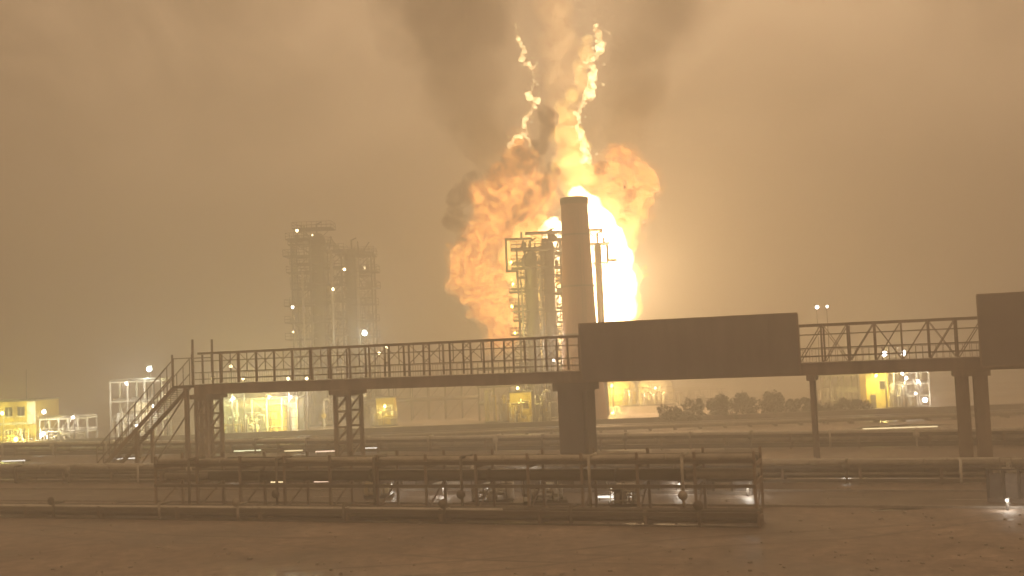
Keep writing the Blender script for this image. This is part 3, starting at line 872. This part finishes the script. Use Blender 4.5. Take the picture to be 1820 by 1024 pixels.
floodlight(4, 735, 154, (0.95, .95, .25), 1100, .5, 'yellow green lamp high on the building at the left edge', 'pole', 6)
floodlight(78, 732, 156, WHT, 350, .6, 'white lamp at the right corner of the building at the left edge', 'pole', 6)
floodlight(77, 772, 156, WHT, 300, .6, 'white lamp low beside the white pipe rack at far left', 'pole', 6)
floodlight(130, 742, 155, WHT, 350, .4, 'lamp over the right half of the white pipe rack at far left', 'pole', 5)

# low boundary wall and pipe run along the plant road
mb = MB()
wl = thing('boundary_wall', (FA + FB) / 2 + fs * 4.2, 'long low concrete boundary wall along the far plant road', 'wall', rz=math.atan2(fd.y, fd.x))
Lw = (FB - FA).length
mb.box((0, 0, .45), (Lw, .25, .9)); mb.build('wall_face', M_CONC_D, wl, True)
mb = MB(); mb.box((0, 0, .955), (Lw, .36, .1)); mb.build('coping', M_CONC, wl, True)
pr = thing('pipeline', (FA + FB) / 2 - fs * 5.2, 'long low pipeline on sleepers in front of the far plant road', 'pipeline', rz=math.atan2(fd.y, fd.x))
for j, rr in enumerate((.22, .3, .18)):
    mb = MB(); mb.tube((-Lw / 2, -.8 + j * .75, .35 + rr), (Lw / 2, -.8 + j * .75, .35 + rr), rr, n=14); mb.build('pipe', M_PIPE if j == 0 else M_VESSEL, pr, True, True)
for q in range(50):
    mb = MB(); mb.box((-Lw / 2 + Lw * (q + .5) / 50, 0, .175), (.35, 2.4, .35)); mb.build('sleeper', M_CONC, pr, True)

# ------------------------------------------------------------------ shrubs
def shrub(px, Y, h, wd, seed, label):
    rnd = random.Random(seed)
    x = base(px, Y)
    t = thing('shrub', (x, Y, 0), label, 'shrub', 'dark shrubs right of the chimney')
    mb = MB()
    tips = []
    for q in range(5):
        a = rnd.uniform(0, 6.28); l = rnd.uniform(.2, .45) * wd
        tip = (x + l * math.cos(a), Y + l * math.sin(a), h * rnd.uniform(.5, .85))
        mb.tube((x + .05 * q, Y, 0), ((x + tip[0]) / 2, (Y + tip[1]) / 2, h * .4), .09, .06, 6); mb.tube(((x + tip[0]) / 2, (Y + tip[1]) / 2, h * .4), tip, .06, .02, 6)
    mb.build('trunk', M_BARK, t)
    mb = MB()
    cl = [(Vector((x + rnd.uniform(-.42, .42) * wd, Y + rnd.uniform(-.3, .3) * wd, h * rnd.uniform(.12, .88))), rnd.uniform(.08, .34) * wd * .5) for _ in range(20)]
    for c, rr in cl:
        for _ in range(150):
            d = Vector((rnd.gauss(0, 1), rnd.gauss(0, 1), rnd.gauss(0, .8))).normalized() * rr * rnd.random() ** .4
            p = c + d; s = rnd.uniform(.12, .26)
            if p.z < .15: continue
            a = Vector((rnd.gauss(0, 1), rnd.gauss(0, 1), rnd.gauss(0, 1))).normalized() * s
            b = a.cross(Vector((rnd.gauss(0, 1), rnd.gauss(0, 1), rnd.gauss(0, 1)))).normalized() * s * .6
            mb.bm.faces.new([mb.bm.verts.new(q) for q in (p - a, p + b, p + a, p - b)])
    mb.build('crown', M_LEAF, t)
for i, (px, h, wd, lb) in enumerate([(1205, 2.3, 3.5, 'low dark shrub at the left end of the shrub row'), (1250, 2.8, 4.2, 'dark shrub second from the left in the shrub row'), (1300, 3.0, 4.2, 'dark shrub in the middle of the shrub row'),
        (1350, 3.6, 4.6, 'tallest dark shrub of the row, below the long billboard'), (1392, 3.1, 3.8, 'dark shrub right of the tallest shrub'), (1432, 2.1, 3.2, 'low dark shrub left of the thin bridge post'), (1474, 1.9, 3.6, 'low wide dark shrub right of the thin bridge post'), (1516, 1.7, 3.4, 'lowest dark shrub at the right end of the shrub row')]):
    shrub(px, 149 + (i % 2) * 1.5, h * (1.0 + .25 * ((i * 7) % 3) / 2), wd * 1.55, 40 + i, lb)

# ------------------------------------------------------------------ panel fence in front of the bridge
def panel_fence(pa, pb, h, panels, label):
    a, b = G(*pa), G(*pb)
    d = b - a; L = d.length; rz = math.atan2(d.y, d.x)
    t = thing('panel_fence', a, label, 'fence', 'low panel fences in the foreground', rz=rz)
    n = len(panels)
    for q in range(n + 1):
        mb = MB(); mb.box((L * q / n, 0, h * .55), (.16, .18, h * 1.1)); mb.build('post', M_STEEL, t, True)
    mb = MB(); mb.box((L / 2, .0, .12), (L, .26, .24)); mb.build('footing', M_CONC, t, True)
    mb = MB(); mb.box((L / 2, 0, h * 1.1 + .043), (L + .2, .14, .08)); mb.build('top_rail', M_STEEL, t, True)
    rnd = random.Random(n)
    for q, m in enumerate(panels):
        if m is None: continue
        mb = MB(); w_ = L / n - .24
        mb.box((L * (q + .5) / n, 0, .28 + (h - .3) / 2), (w_, .07, h - .3))
        for s in range(1, 6): mb.box((L * (q + .5) / n - w_ / 2 + w_ * s / 6, -.05, .28 + (h - .3) / 2), (.05, .03, h - .36))
        mb.build('panel', m, t, True)
p, m_, g_, z_ = M_WHITE, M_MID, M_GREYP, None
panel_fence((640, 868), (1336, 880), 1.15, [m_, g_, m_, m_, g_, p, p, m_, p, g_, m_, g_, z_, g_, m_, g_, m_, z_, g_, m_, z_, g_, z_, g_], 'low fence of pale weathered panels along the road before the bridge')
panel_fence((1758, 892), (1900, 897), 1.8, [g_, m_, g_, m_, m_], 'short panel fence at the right edge of the foreground')

for px, py, sz, lb in ((700, 862, .22, 'added low bollard lamp under the left end of the pipe trestle'), (790, 866, .22, 'added low bollard lamp under the trestle left of the palest fence panels'), (868, 866, .25, 'added low bollard lamp right before the palest fence panels'), (1085, 868, .25, 'added low bollard lamp under the trestle right of the dark pier'), (934, 846, .4, 'low bollard lamp under the pipe trestle left of the dark pier'), (989, 856, .3, 'low bollard lamp under the pipe trestle right beside the dark pier'), (1203, 862, .25, 'low bollard lamp on the right part of the pipe trestle'),  # first four bollards are added to brighten the fence under the trestle
        (1323, 866, .3, 'low bollard lamp at the right end of the pipe trestle'), (1495, 830, .15, 'lone bollard lamp on the open ground right of the trestle'), (421, 835, .3, 'brighter lone bollard lamp on the ground near the left end of the trestle'), (443, 836, .2, 'dimmer lone bollard lamp on the ground near the left end of the trestle'), (1775, 890, .25, 'low bollard lamp at the right edge of the foreground')):
    g = G(px, py + 12, 0)
    z = max(.5, P(px, py, g.y - 1.2).z)
    t = thing('bollard_lamp', (g.x, g.y - 1.2, 0), lb, 'bollard lamp', 'low bollard lamps in the foreground')
    mb = MB(); mb.tube((0, 0, 0), (0, 0, max(.3, z - sz * .5)), .09, .07); mb.build('post', M_STEEL, t, True)
    mb = MB(); mb.tube((0, 0, z + sz * .45), (0, 0, z + sz * .6), sz * .5, sz * .2, 12); mb.build('cap', M_STEEL, t, True)
    mb = MB(); mb.ball((0, 0, z), sz * .42, 2, (1, 1, 1.1)); mb.build('lens', emat(WHT, .8), t, True, True)
    point_light(t, (g.x, g.y - 1.2 - sz, z), WHT, 420 * sz, .2)

# ------------------------------------------------------------------ pipe trestles across the foreground
def trestle(v, u0, u1, h, tiers, wdt, n, label, seed, dim=1.0):
    rnd = random.Random(seed)
    t = thing('pipe_trestle', BA + bdir * u0 + bperp * v, label, 'pipe trestle', 'pipe trestles across the foreground', rz=bang)
    L = u1 - u0
    for q in range(n + 1):
        mb = MB()
        for yy in (-wdt / 2, wdt / 2): mb.box((L * q / n, yy, h / 2), (.17, .17, h))
        for z in tiers: mb.box((L * q / n, 0, z - .13), (.2, wdt - .24, .24))
        mb.bar((L * q / n, -wdt / 2 + .12, .2), (L * q / n, wdt / 2 - .12, tiers[0] - .3), .09)
        mb.build('bent', M_BRIDGE, t, True)
    for z in tiers:
        y = -wdt / 2 + .2
        while y < wdt / 2 - .2:
            r = rnd.choice((.09, .13, .18, .25, .34)); r = min(r, (wdt / 2 - y) / 2)
            if r < .06: break
            mb = MB(); a = rnd.choice((0, 0, .1, .2)) * L; b = L - rnd.choice((0, 0, .1, .15)) * L
            mb.tube((a, y + r, z + r), (b, y + r, z + r), r, n=14)
            k = int(L / 9)
            for c in range(k):
                xx = a + (b - a) * (c + .5) / k; mb.tube((xx - .06, y + r, z + r), (xx + .06, y + r, z + r), r * 1.3, n=14)
            mb.build('pipe', rnd.choice((M_PIPE, M_PIPE, M_WHITE, M_VESSEL, M_VESSEL_D)), t, True, True)
            y += 2 * r + rnd.uniform(.05, .22)
    for yy in (-wdt / 2 - .16, wdt / 2 + .16):
        mb = MB()
        for z in (tiers[0] - .3, tiers[-1] + .1): mb.box((L / 2, yy, z), (L, .1, .22))
        mb.build('side_beam', M_VESSEL, t, True)
    for q in range(int(L / 7)):
        xx = L * (q + .3 + .4 * rnd.random()) / int(L / 7)
        mb = MB(); mb.tube((xx, -wdt / 2 - .35, .1), (xx, -wdt / 2 - .35, tiers[-1] + .5), .1).tube((xx, -wdt / 2 - .35, tiers[-1] + .5), (xx, 0, tiers[-1] + .5), .1)
        if q % 2: mb.tube((xx, -wdt / 2 - .6, 1.3), (xx, -wdt / 2 - .52, 1.3), .3, n=14)
        mb.build('riser_pipe', rnd.choice((M_PIPE, M_VESSEL, M_WHITE)), t, True, True)
    return t
def u_v(px, v):
    d = ray(px, 800); d.z = 0; o = BA + bperp * v; n = Vector((-d.y, d.x, 0))
    return -o.dot(n) / bdir.dot(n)
trestle(27.5, -48, u_v(1345, 27.5), .9, (.3, .62), 1.5, 16, 'knee-high pipe run nearest to the viewer, in front of the tall trestle', 31)
trestle(22.5, u_v(300, 22.5), u_v(1345, 22.5), 3.9, (2.1, 3.2), 3.2, 12, 'wide two-tier pipe trestle standing across the foreground before the dark pier', 5)
trestle(7.5, -48, 100, 1.4, (.55, 1.15), 2.4, 27, 'low long pipe trestle just in front of the bridge columns', 8)
trestle(-19, -60, 105, 1.5, (.6, 1.25), 2.2, 26, 'low long pipe trestle behind the bridge columns', 12)

for px, py, wpx, c, lb in ((440, 801, 50, (1, 1, .6), 'added yellowish glow strip low in front of the open pump shed'), (522, 801, 34, WARM, 'added short warm glow strip low under the taller hazy tower'), (582, 802, 44, (1, .7, .5), 'added pinkish glow strip low under the hazy towers'), (660, 796, 40, WHT, 'added white glow strip low beside the left bridge pier'),
        (780, 827, 84, WARM, 'added long dim glow strip low between the left pier and the dark pier'), (505, 856, 50, WARM, 'added warm glow strip under the left part of the tall trestle'), (582, 855, 50, (1, .7, .5), 'added pinkish glow strip under the tall trestle below the left pier'), (1098, 882, 80, WHT, 'added white glow strip at the foot of the tall trestle right of the dark pier'),
        (940, 780, 110, WHT, 'added long thin glow strip behind the dark pier near the ground'), (1600, 760, 130, WARM, 'added long bright glow strip on the ground below the yellow kiosk at right'), (220, 815, 50, WHT, 'added white glow strip on the ground below the stair'), (24, 819, 44, WHT, 'added white glow strip on the ground at the left edge')):
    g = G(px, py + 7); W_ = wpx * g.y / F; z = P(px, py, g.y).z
    t = thing('glow_strip', (g.x, g.y, 0), lb, 'glow strip', 'added glow strips near the ground', rz=bang * .3)  # added glowing tubes standing in for bright glints on the ground
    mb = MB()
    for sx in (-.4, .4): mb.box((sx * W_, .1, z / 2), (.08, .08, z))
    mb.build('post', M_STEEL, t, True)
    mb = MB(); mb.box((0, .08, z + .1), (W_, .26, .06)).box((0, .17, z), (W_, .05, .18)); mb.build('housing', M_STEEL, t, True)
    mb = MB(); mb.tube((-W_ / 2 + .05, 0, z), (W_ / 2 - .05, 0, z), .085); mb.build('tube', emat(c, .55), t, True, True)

# ------------------------------------------------------------------ pipe skids: dense small gear among the lamps
def skid(px0, px1, Y, h, seed, label, mats):
    rnd = random.Random(seed)
    x0, x1 = base(px0, Y), base(px1, Y); W = x1 - x0; D = 1.8
    t = thing('pipe_skid', ((x0 + x1) / 2, Y, 0), label, 'pipe skid', 'pipe skids of the plant')
    mb = MB(); mb.box((0, D / 2, .12), (W, D, .24)); mb.build('skid_base', M_STEEL, t, True)
    for q in range(max(2, int(W / 1.3))):
        xx = rnd.uniform(-.45, .45) * W; r = rnd.uniform(.2, .45); hh = rnd.uniform(.3, .85) * h
        mb = MB(); mb.lathe((xx, D * .6, .24), [(r, 0), (r, hh), (r * .6, hh + r * .5), (.02, hh + r * .6)], 16); mb.build('vessel', rnd.choice(mats), t, True, True)
    for q in range(int(W * 1.6) + 4):
        r = rnd.uniform(.05, .13); z0 = rnd.uniform(.2, .9) * h; y = rnd.uniform(-.1, .5) * D; a, b = sorted((rnd.uniform(-.5, .5) * W, rnd.uniform(-.5, .5) * W))
        mb = MB()
        if q % 2: mb.poly([(a, y, .2), (a, y, z0), (b, y, z0), (b, y + .3, z0), (b, y + .3, rnd.uniform(.3, 1.0) * h)], r)
        else: mb.poly([(a, y, rnd.uniform(.2, 1) * h), (a, y, z0), (a + .6, y, z0), (a + .6, y, .2)], r)
        mb.build('pipe', rnd.choice(mats), t, True, True)
    mb = MB()
    for hh in (.45, .9): mb.bar((-W / 2, -.2, h * .62 + hh), (W / 2, -.2, h * .62 + hh), .05)
    for q in range(int(W / .8) + 1): mb.bar((-W / 2 + q * .8, -.2, .24), (-W / 2 + q * .8, -.2, h * .62 + .9), .06)
    mb.build('railing', rnd.choice(mats), t, True)
mY, mW, mG = (M_YELLOW, M_CREAM, M_PIPE), (M_WHITE, M_PIPE, M_VESSEL), (M_GREEN, M_CREAM, M_VESSEL, M_YELLOW)
for a in ((664, 704, 168.5, 3.4, 21, 'yellow pipe skid hiding the lower half of the small yellow kiosk', mY), (903, 946, 156.5, 3.8, 22, 'yellow pipe skid before the kiosk at the foot of the hoist column', mY), (832, 904, 77.5, 1.5, 23, 'brightest white pipe skid on the road side of the pipe trestle', mW), (922, 1000, 76, 1.4, 24, 'white pipe skid on the road side of the trestle, left of the dark pier', mW), (1076, 1130, 73, 1.3, 25, 'white pipe skid on the road side of the trestle, right of the dark pier', mW), (640, 690, 83, 1.3, 26, 'cream pipe skid at the left part of the pipe trestle', (M_CREAM, M_PIPE)), (1766, 1830, 76, 1.6, 27, 'pale pipe skid at the right edge of the foreground', mW),
          (394, 470, 160.5, 3.6, 1, 'green and cream pipe skid filling the left half of the open shed front', mG), (656, 668, 170, 3.2, 2, 'narrow white pipe skid beside the small yellow kiosk', mW), (948, 998, 157, 4.6, 3, 'white pipe skid at the foot of the grey column', mW),
          (1048, 1066, 192, 4.0, 4, 'white pipe skid at the left end of the yellow storage tank', mW), (1100, 1135, 196, 3.4, 5, 'yellow pipe skid in front of the yellow storage tank', mY), (1140, 1200, 196, 3.0, 6, 'cream pipe skid in front of the peach storage tank', (M_CREAM, M_PIPE)),
          (1582, 1648, 160, 4.2, 7, 'white pipe skid in front of the lamp covered pipe rack', mW), (72, 152, 155.5, 2.6, 8, 'white pipe skid in front of the low rack at far left', mW), (200, 284, 161, 4.5, 9, 'cream pipe skid inside the pale steel frame', (M_WHITE, M_CREAM, M_VESSEL)),
          (1460, 1522, 165, 3.6, 10, 'dull grey pipe skid before the dim grey pipe rack', (M_VESSEL, M_PIPE)), (0, 60, 155, 2.8, 11, 'yellow pipe skid before the building at the left edge', mY), (860, 935, 166, 5.5, 12, 'tall cream pipe skid under the hoist column', mY), (545, 590, 176, 4.2, 13, 'grey pipe skid under the taller hazy tower', (M_VESSEL, M_PIPE)), (1200, 1290, 190, 3.0, 14, 'dull pipe skid behind the left shrubs', (M_VESSEL, M_VESSEL_D))):
    skid(*a)

# ------------------------------------------------------------------ fire
FY = 184.0
fire = thing('fire', P(1020, 640, FY), 'huge yellow white fireball with orange billows behind the chimney', 'fire')
tex1 = bpy.data.textures.new('billow_noise', 'CLOUDS'); tex1.noise_scale = 3.2; tex1.noise_depth = 3
tex2 = bpy.data.textures.new('flame_noise', 'CLOUDS'); tex2.noise_scale = 1.1; tex2.noise_depth = 2
def fire_mesh(name, blobs, m, voxel, disp, tex, depth=1.0, Y=FY, parent=fire, seed=1, dY=1.0):
    rnd = random.Random(seed)
    mb = MB()
    for (px, py, r) in blobs:
        yy = Y + rnd.uniform(-1, 1) * r * pxm(Y) * .25 * dY
        mb.ball(P(px, py, yy), r * pxm(Y), 2, (1, depth, 1))
    o = mb.build(name, m, parent, smooth=True)
    md = o.modifiers.new('union', 'REMESH'); md.mode = 'VOXEL'; md.voxel_size = voxel
    if disp:
        dm = o.modifiers.new('billows', 'DISPLACE'); dm.texture = tex; dm.strength = disp; dm.mid_level = .5; dm.texture_coords = 'LOCAL'
        if tex is tex1:
            d2 = o.modifiers.new('ripples', 'DISPLACE'); d2.texture = tex2; d2.strength = disp * .35; d2.mid_level = .5; d2.texture_coords = 'LOCAL'
    return o
V_CORE = volume_mat('flame_core_gas', .25, .12, 6, ((1.0, .62, .25), (1.0, .80, .48)), .3, .6, emin=.5, color=(.2, .1, .05))
V_YEL = volume_mat('flame_outer_gas', .33, .26, 1.3, ((1.0, .45, .08), (1.0, .72, .20)), .38, .6, emin=.12, color=(.3, .15, .07))
V_ORG = volume_mat('fire_cloud_gas', 0.36, .95, 3.9, ((.65, .13, .02), (1.0, .43, .10)), .44, .64, emin=.015, dmin=.1, color=(.35, .2, .1), dist=2.2)
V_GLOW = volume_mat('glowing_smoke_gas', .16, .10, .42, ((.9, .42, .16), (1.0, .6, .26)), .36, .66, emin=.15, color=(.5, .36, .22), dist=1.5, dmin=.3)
V_GLOW2 = volume_mat('bright_smoke_gas', .4, .3, 1.6, ((1.0, .45, .12), (1.0, .68, .24)), .36, .62, emin=.2, color=(.4, .28, .16), dist=1.5, dmin=.2)
V_SOFT = volume_mat('thin_fire_gas', .2, .09, .22, ((.8, .22, .04), (1.0, .44, .12)), .38, .64, emin=.1, color=(.35, .2, .1), dist=1.8, dmin=.1)
V_WISP = volume_mat('flame_wisp_gas', .6, .35, 7, ((1.0, .5, .16), (1.0, .8, .4)), .35, .6, emin=.3, color=(.3, .2, .1))
core = [(1097, 548, 37), (1096, 505, 38), (1090, 462, 38), (1078, 428, 36), (1064, 398, 32), (1044, 368, 26), (1026, 346, 18), (984, 400, 16), (965, 412, 11), (998, 425, 30), (994, 470, 20), (992, 520, 17), (990, 565, 16), (990, 610, 14), (990, 645, 12), (1040, 480, 42), (1030, 540, 40), (1070, 575, 40)]
yel = [(1096, 540, 48), (1096, 490, 45), (1086, 440, 48), (1100, 405, 34), (1070, 390, 46), (1040, 350, 38), (1024, 325, 32), (1022, 295, 26), (1026, 268, 20), (970, 410, 36), (940, 430, 34), (915, 455, 32), (930, 490, 34), (935, 530, 30), (980, 500, 48), (985, 560, 44), (985, 620, 34), (930, 570, 26), (1040, 500, 60)]
left = [(885, 385, 46), (890, 420, 30), (858, 430, 42), (832, 470, 36), (812, 440, 16), (868, 480, 46), (880, 540, 42), (894, 590, 34), (858, 345, 24), (900, 325, 40), (926, 288, 30), (925, 252, 20), (955, 345, 40), (845, 520, 30), (820, 510, 20), (797, 436, 7), (804, 442, 9), (800, 475, 9), (806, 505, 11), (815, 535, 10), (835, 560, 12), (940, 380, 40)]
right = [(1085, 335, 40), (1128, 325, 38), (1152, 330, 24), (1108, 290, 28), (1122, 368, 34), (1098, 272, 18), (1120, 402, 26), (1078, 300, 26), (1140, 350, 26), (1140, 480, 12)]
plume = [(1020, 305, 32), (1012, 272, 28), (1000, 300, 24), (1018, 240, 24), (1030, 262, 18), (1010, 215, 20), (990, 240, 18), (1000, 190, 17), (1015, 170, 14)]
fire_mesh('flame_core', core, V_CORE, .5, 1.2, tex2)
fire_mesh('flame_envelope', yel, V_YEL, .6, 2.4, tex1, .8, FY + 1.5)
V_BRN = volume_mat('sooty_fire_gas', .34, .95, 3.8, ((.50, .10, .02), (1.0, .45, .11)), .47, .64, emin=.015, color=(.3, .17, .09), dist=2.4, dmin=.15)
fire_mesh('fire_cloud', left, V_BRN, .5, 3.0, tex1, .8, FY + 3, seed=3)
fire_mesh('fire_cloud', right, V_ORG, .5, 3.0, tex1, .8, FY + 3, seed=4)
fire_mesh('flame_plume', plume, V_YEL, .5, 2.4, tex1, .8, FY + 1, seed=5)
def wisp(path, seed):
    rnd = random.Random(seed); bl = []
    for (x0, y0, r0), (x1, y1, r1) in zip(path, path[1:]):
        n = max(2, int(math.hypot(x1 - x0, y1 - y0) / 1.8))
        for k in range(n):
            f = k / n; r = (r0 + (r1 - r0) * f)
            
            bl.append((x0 + (x1 - x0) * f + rnd.gauss(0, 1) * r * .5, y0 + (y1 - y0) * f + rnd.gauss(0, 1.5), max(1.5, r * rnd.uniform(.45, .85))))
            if rnd.random() < .35:
                bl.append((x0 + (x1 - x0) * f + rnd.gauss(0, 1) * r * 2.0, y0 + (y1 - y0) * f + rnd.gauss(0, 3), max(1.2, r * .4)))
    return bl
fire_mesh('flame_wisp', wisp([(915, 42, 2.2), (922, 72, 4), (933, 92, 5), (924, 103, 5), (946, 122, 6)], 1), V_WISP, .12, .55, tex2, 1, FY - 1)
fire_mesh('flame_wisp', wisp([(948, 128, 2.2), (949, 140, 2.6), (945, 158, 2.5), (938, 172, 7), (955, 178, 6), (946, 196, 3), (936, 208, 5), (930, 235, 4)], 11), V_WISP, .12, .55, tex2, 1, FY - 1)
fire_mesh('flame_wisp', wisp([(1055, 36, 2.2), (1064, 58, 6), (1068, 85, 8), (1060, 98, 6), (1040, 118, 5), (1058, 122, 7), (1050, 140, 7), (1052, 165, 8), (1038, 180, 6), (1028, 200, 4), (1027, 222, 5), (1036, 250, 7), (1042, 290, 8)], 2), V_WISP, .12, .55, tex2, 1, FY - 1)
fire_mesh('flame_wisp', wisp([(900, 270, 3), (915, 245, 5), (935, 238, 4), (942, 262, 4), (952, 275, 5)], 6), V_WISP, .12, .55, tex2, 1, FY - 2)
fire_mesh('fire_cloud', [(1046, 70, 12), (1042, 95, 16), (1030, 118, 15), (1036, 142, 15), (1038, 166, 14), (1022, 186, 13), (1018, 205, 12)], V_GLOW2, .3, 1.6, tex1, .6, FY + 1, seed=8)
fire_mesh('fire_cloud', [(922, 75, 8), (932, 100, 10), (946, 125, 11), (950, 150, 12), (942, 180, 14), (938, 205, 14), (932, 235, 16)], V_GLOW, .3, 1.6, tex1, .6, FY + 1, seed=28)
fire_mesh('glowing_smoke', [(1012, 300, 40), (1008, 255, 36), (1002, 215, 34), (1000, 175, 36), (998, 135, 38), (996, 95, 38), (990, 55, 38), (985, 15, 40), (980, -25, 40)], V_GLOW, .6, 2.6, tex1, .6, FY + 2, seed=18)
fire_mesh('fire_cloud', [(a_, b_, c_ * 1.08 + 9) for a_, b_, c_ in left if c_ > 18], V_SOFT, .6, 3.4, tex1, .8, FY + 4, seed=3)
fire_mesh('fire_cloud', [(a_, b_, c_ * 1.08 + 9) for a_, b_, c_ in right if c_ > 18], V_SOFT, .6, 3.4, tex1, .8, FY + 4, seed=4)
# the light the fire gives off
for (px, py, Y, e, rad, c) in ((1100, 500, FY - 5, 1.0, 3.0, (1.0, .64, .33)), (1022, 335, FY - 2, .12, 2.0, (1.0, .60, .26)), (968, 500, FY - 2, .15, 3.0, (1.0, .58, .24))):
    point_light(fire, P(px, py, Y), c, FIRE_POWER * e, rad)

# ------------------------------------------------------------------ smoke
V_SMOKE = volume_mat('smoke_gas', .08, .042, 0, None, .36, .62, color=(.26, .19, .12), dmin=.2, dist=1.2)
def plume_mesh(nodes, seed):
    rnd = random.Random(seed)
    mb = MB()
    for (a, b) in zip(nodes, nodes[1:]):
        for k in range(5):
            f = k / 5
            px, py, Y, r = (a[i] + (b[i] - a[i]) * f for i in range(4))
            mb.ball(P(px + rnd.uniform(-.35, .35) * r, py + rnd.uniform(-.3, .3) * r, Y), r * rnd.uniform(.75, 1.1) * pxm(Y), 2)
    o = mb.build('smoke', V_SMOKE, None, smooth=True)
    md = o.modifiers.new('union', 'REMESH'); md.mode = 'VOXEL'; md.voxel_size = .8
    dm = o.modifiers.new('billows', 'DISPLACE'); dm.texture = tex1; dm.strength = 4.0; dm.mid_level = .5; dm.texture_coords = 'LOCAL'
    return tag(o, None, None, kind='stuff')
plume_mesh([(880, 330, 190, 40), (860, 240, 170, 60), (820, 130, 145, 85), (790, 10, 120, 110), (760, -160, 100, 150)], 9)
plume_mesh([(1110, 260, 190, 40), (1130, 190, 170, 50), (1150, 100, 145, 70), (1185, 0, 120, 90), (1230, -160, 100, 130)], 12)
V_DARK = volume_mat('smoke_streak_gas', .3, .8, 0, None, .38, .58, color=(.16, .09, .06), dmin=.15, dist=1.8)
for sd, bl in ((10, [(905, 400, 10), (920, 380, 16), (940, 360, 18), (958, 342, 18), (975, 322, 16), (985, 305, 12)]), (11, [(905, 298, 20), (880, 312, 18), (925, 278, 18), (945, 292, 16), (962, 300, 12), (960, 262, 14), (975, 235, 16), (970, 205, 14)]), (13, [(818, 350, 20), (808, 390, 20), (842, 318, 18), (822, 430, 12)]), (14, [(1100, 320, 12), (1120, 345, 12), (1108, 370, 10), (1070, 300, 12)])):
    o = fire_mesh('smoke', [(a_, b_, c_ * 1.25) for a_, b_, c_ in bl], V_DARK, .4, 2.4, tex1, .6, FY - 10, None, sd)
    tag(o, None, None, kind='stuff')

# ------------------------------------------------------------------ haze
hz = bpy.data.materials.new('haze_air')
hz.use_nodes = True
t = hz.node_tree
t.nodes.remove(t.nodes['Principled BSDF'])
v = t.nodes.new('ShaderNodeVolumePrincipled')
v.inputs['Color'].default_value = (.95, .92, .88, 1)
v.inputs['Density'].default_value = HAZE_DENSITY
v.inputs['Anisotropy'].default_value = 0.35
t.links.new(v.outputs[0], t.nodes['Material Output'].inputs['Volume'])
mb = MB(); mb.box((0, 1200, 44), (3400, 3400, 90)); tag(mb.build('haze', hz), None, None, kind='stuff')
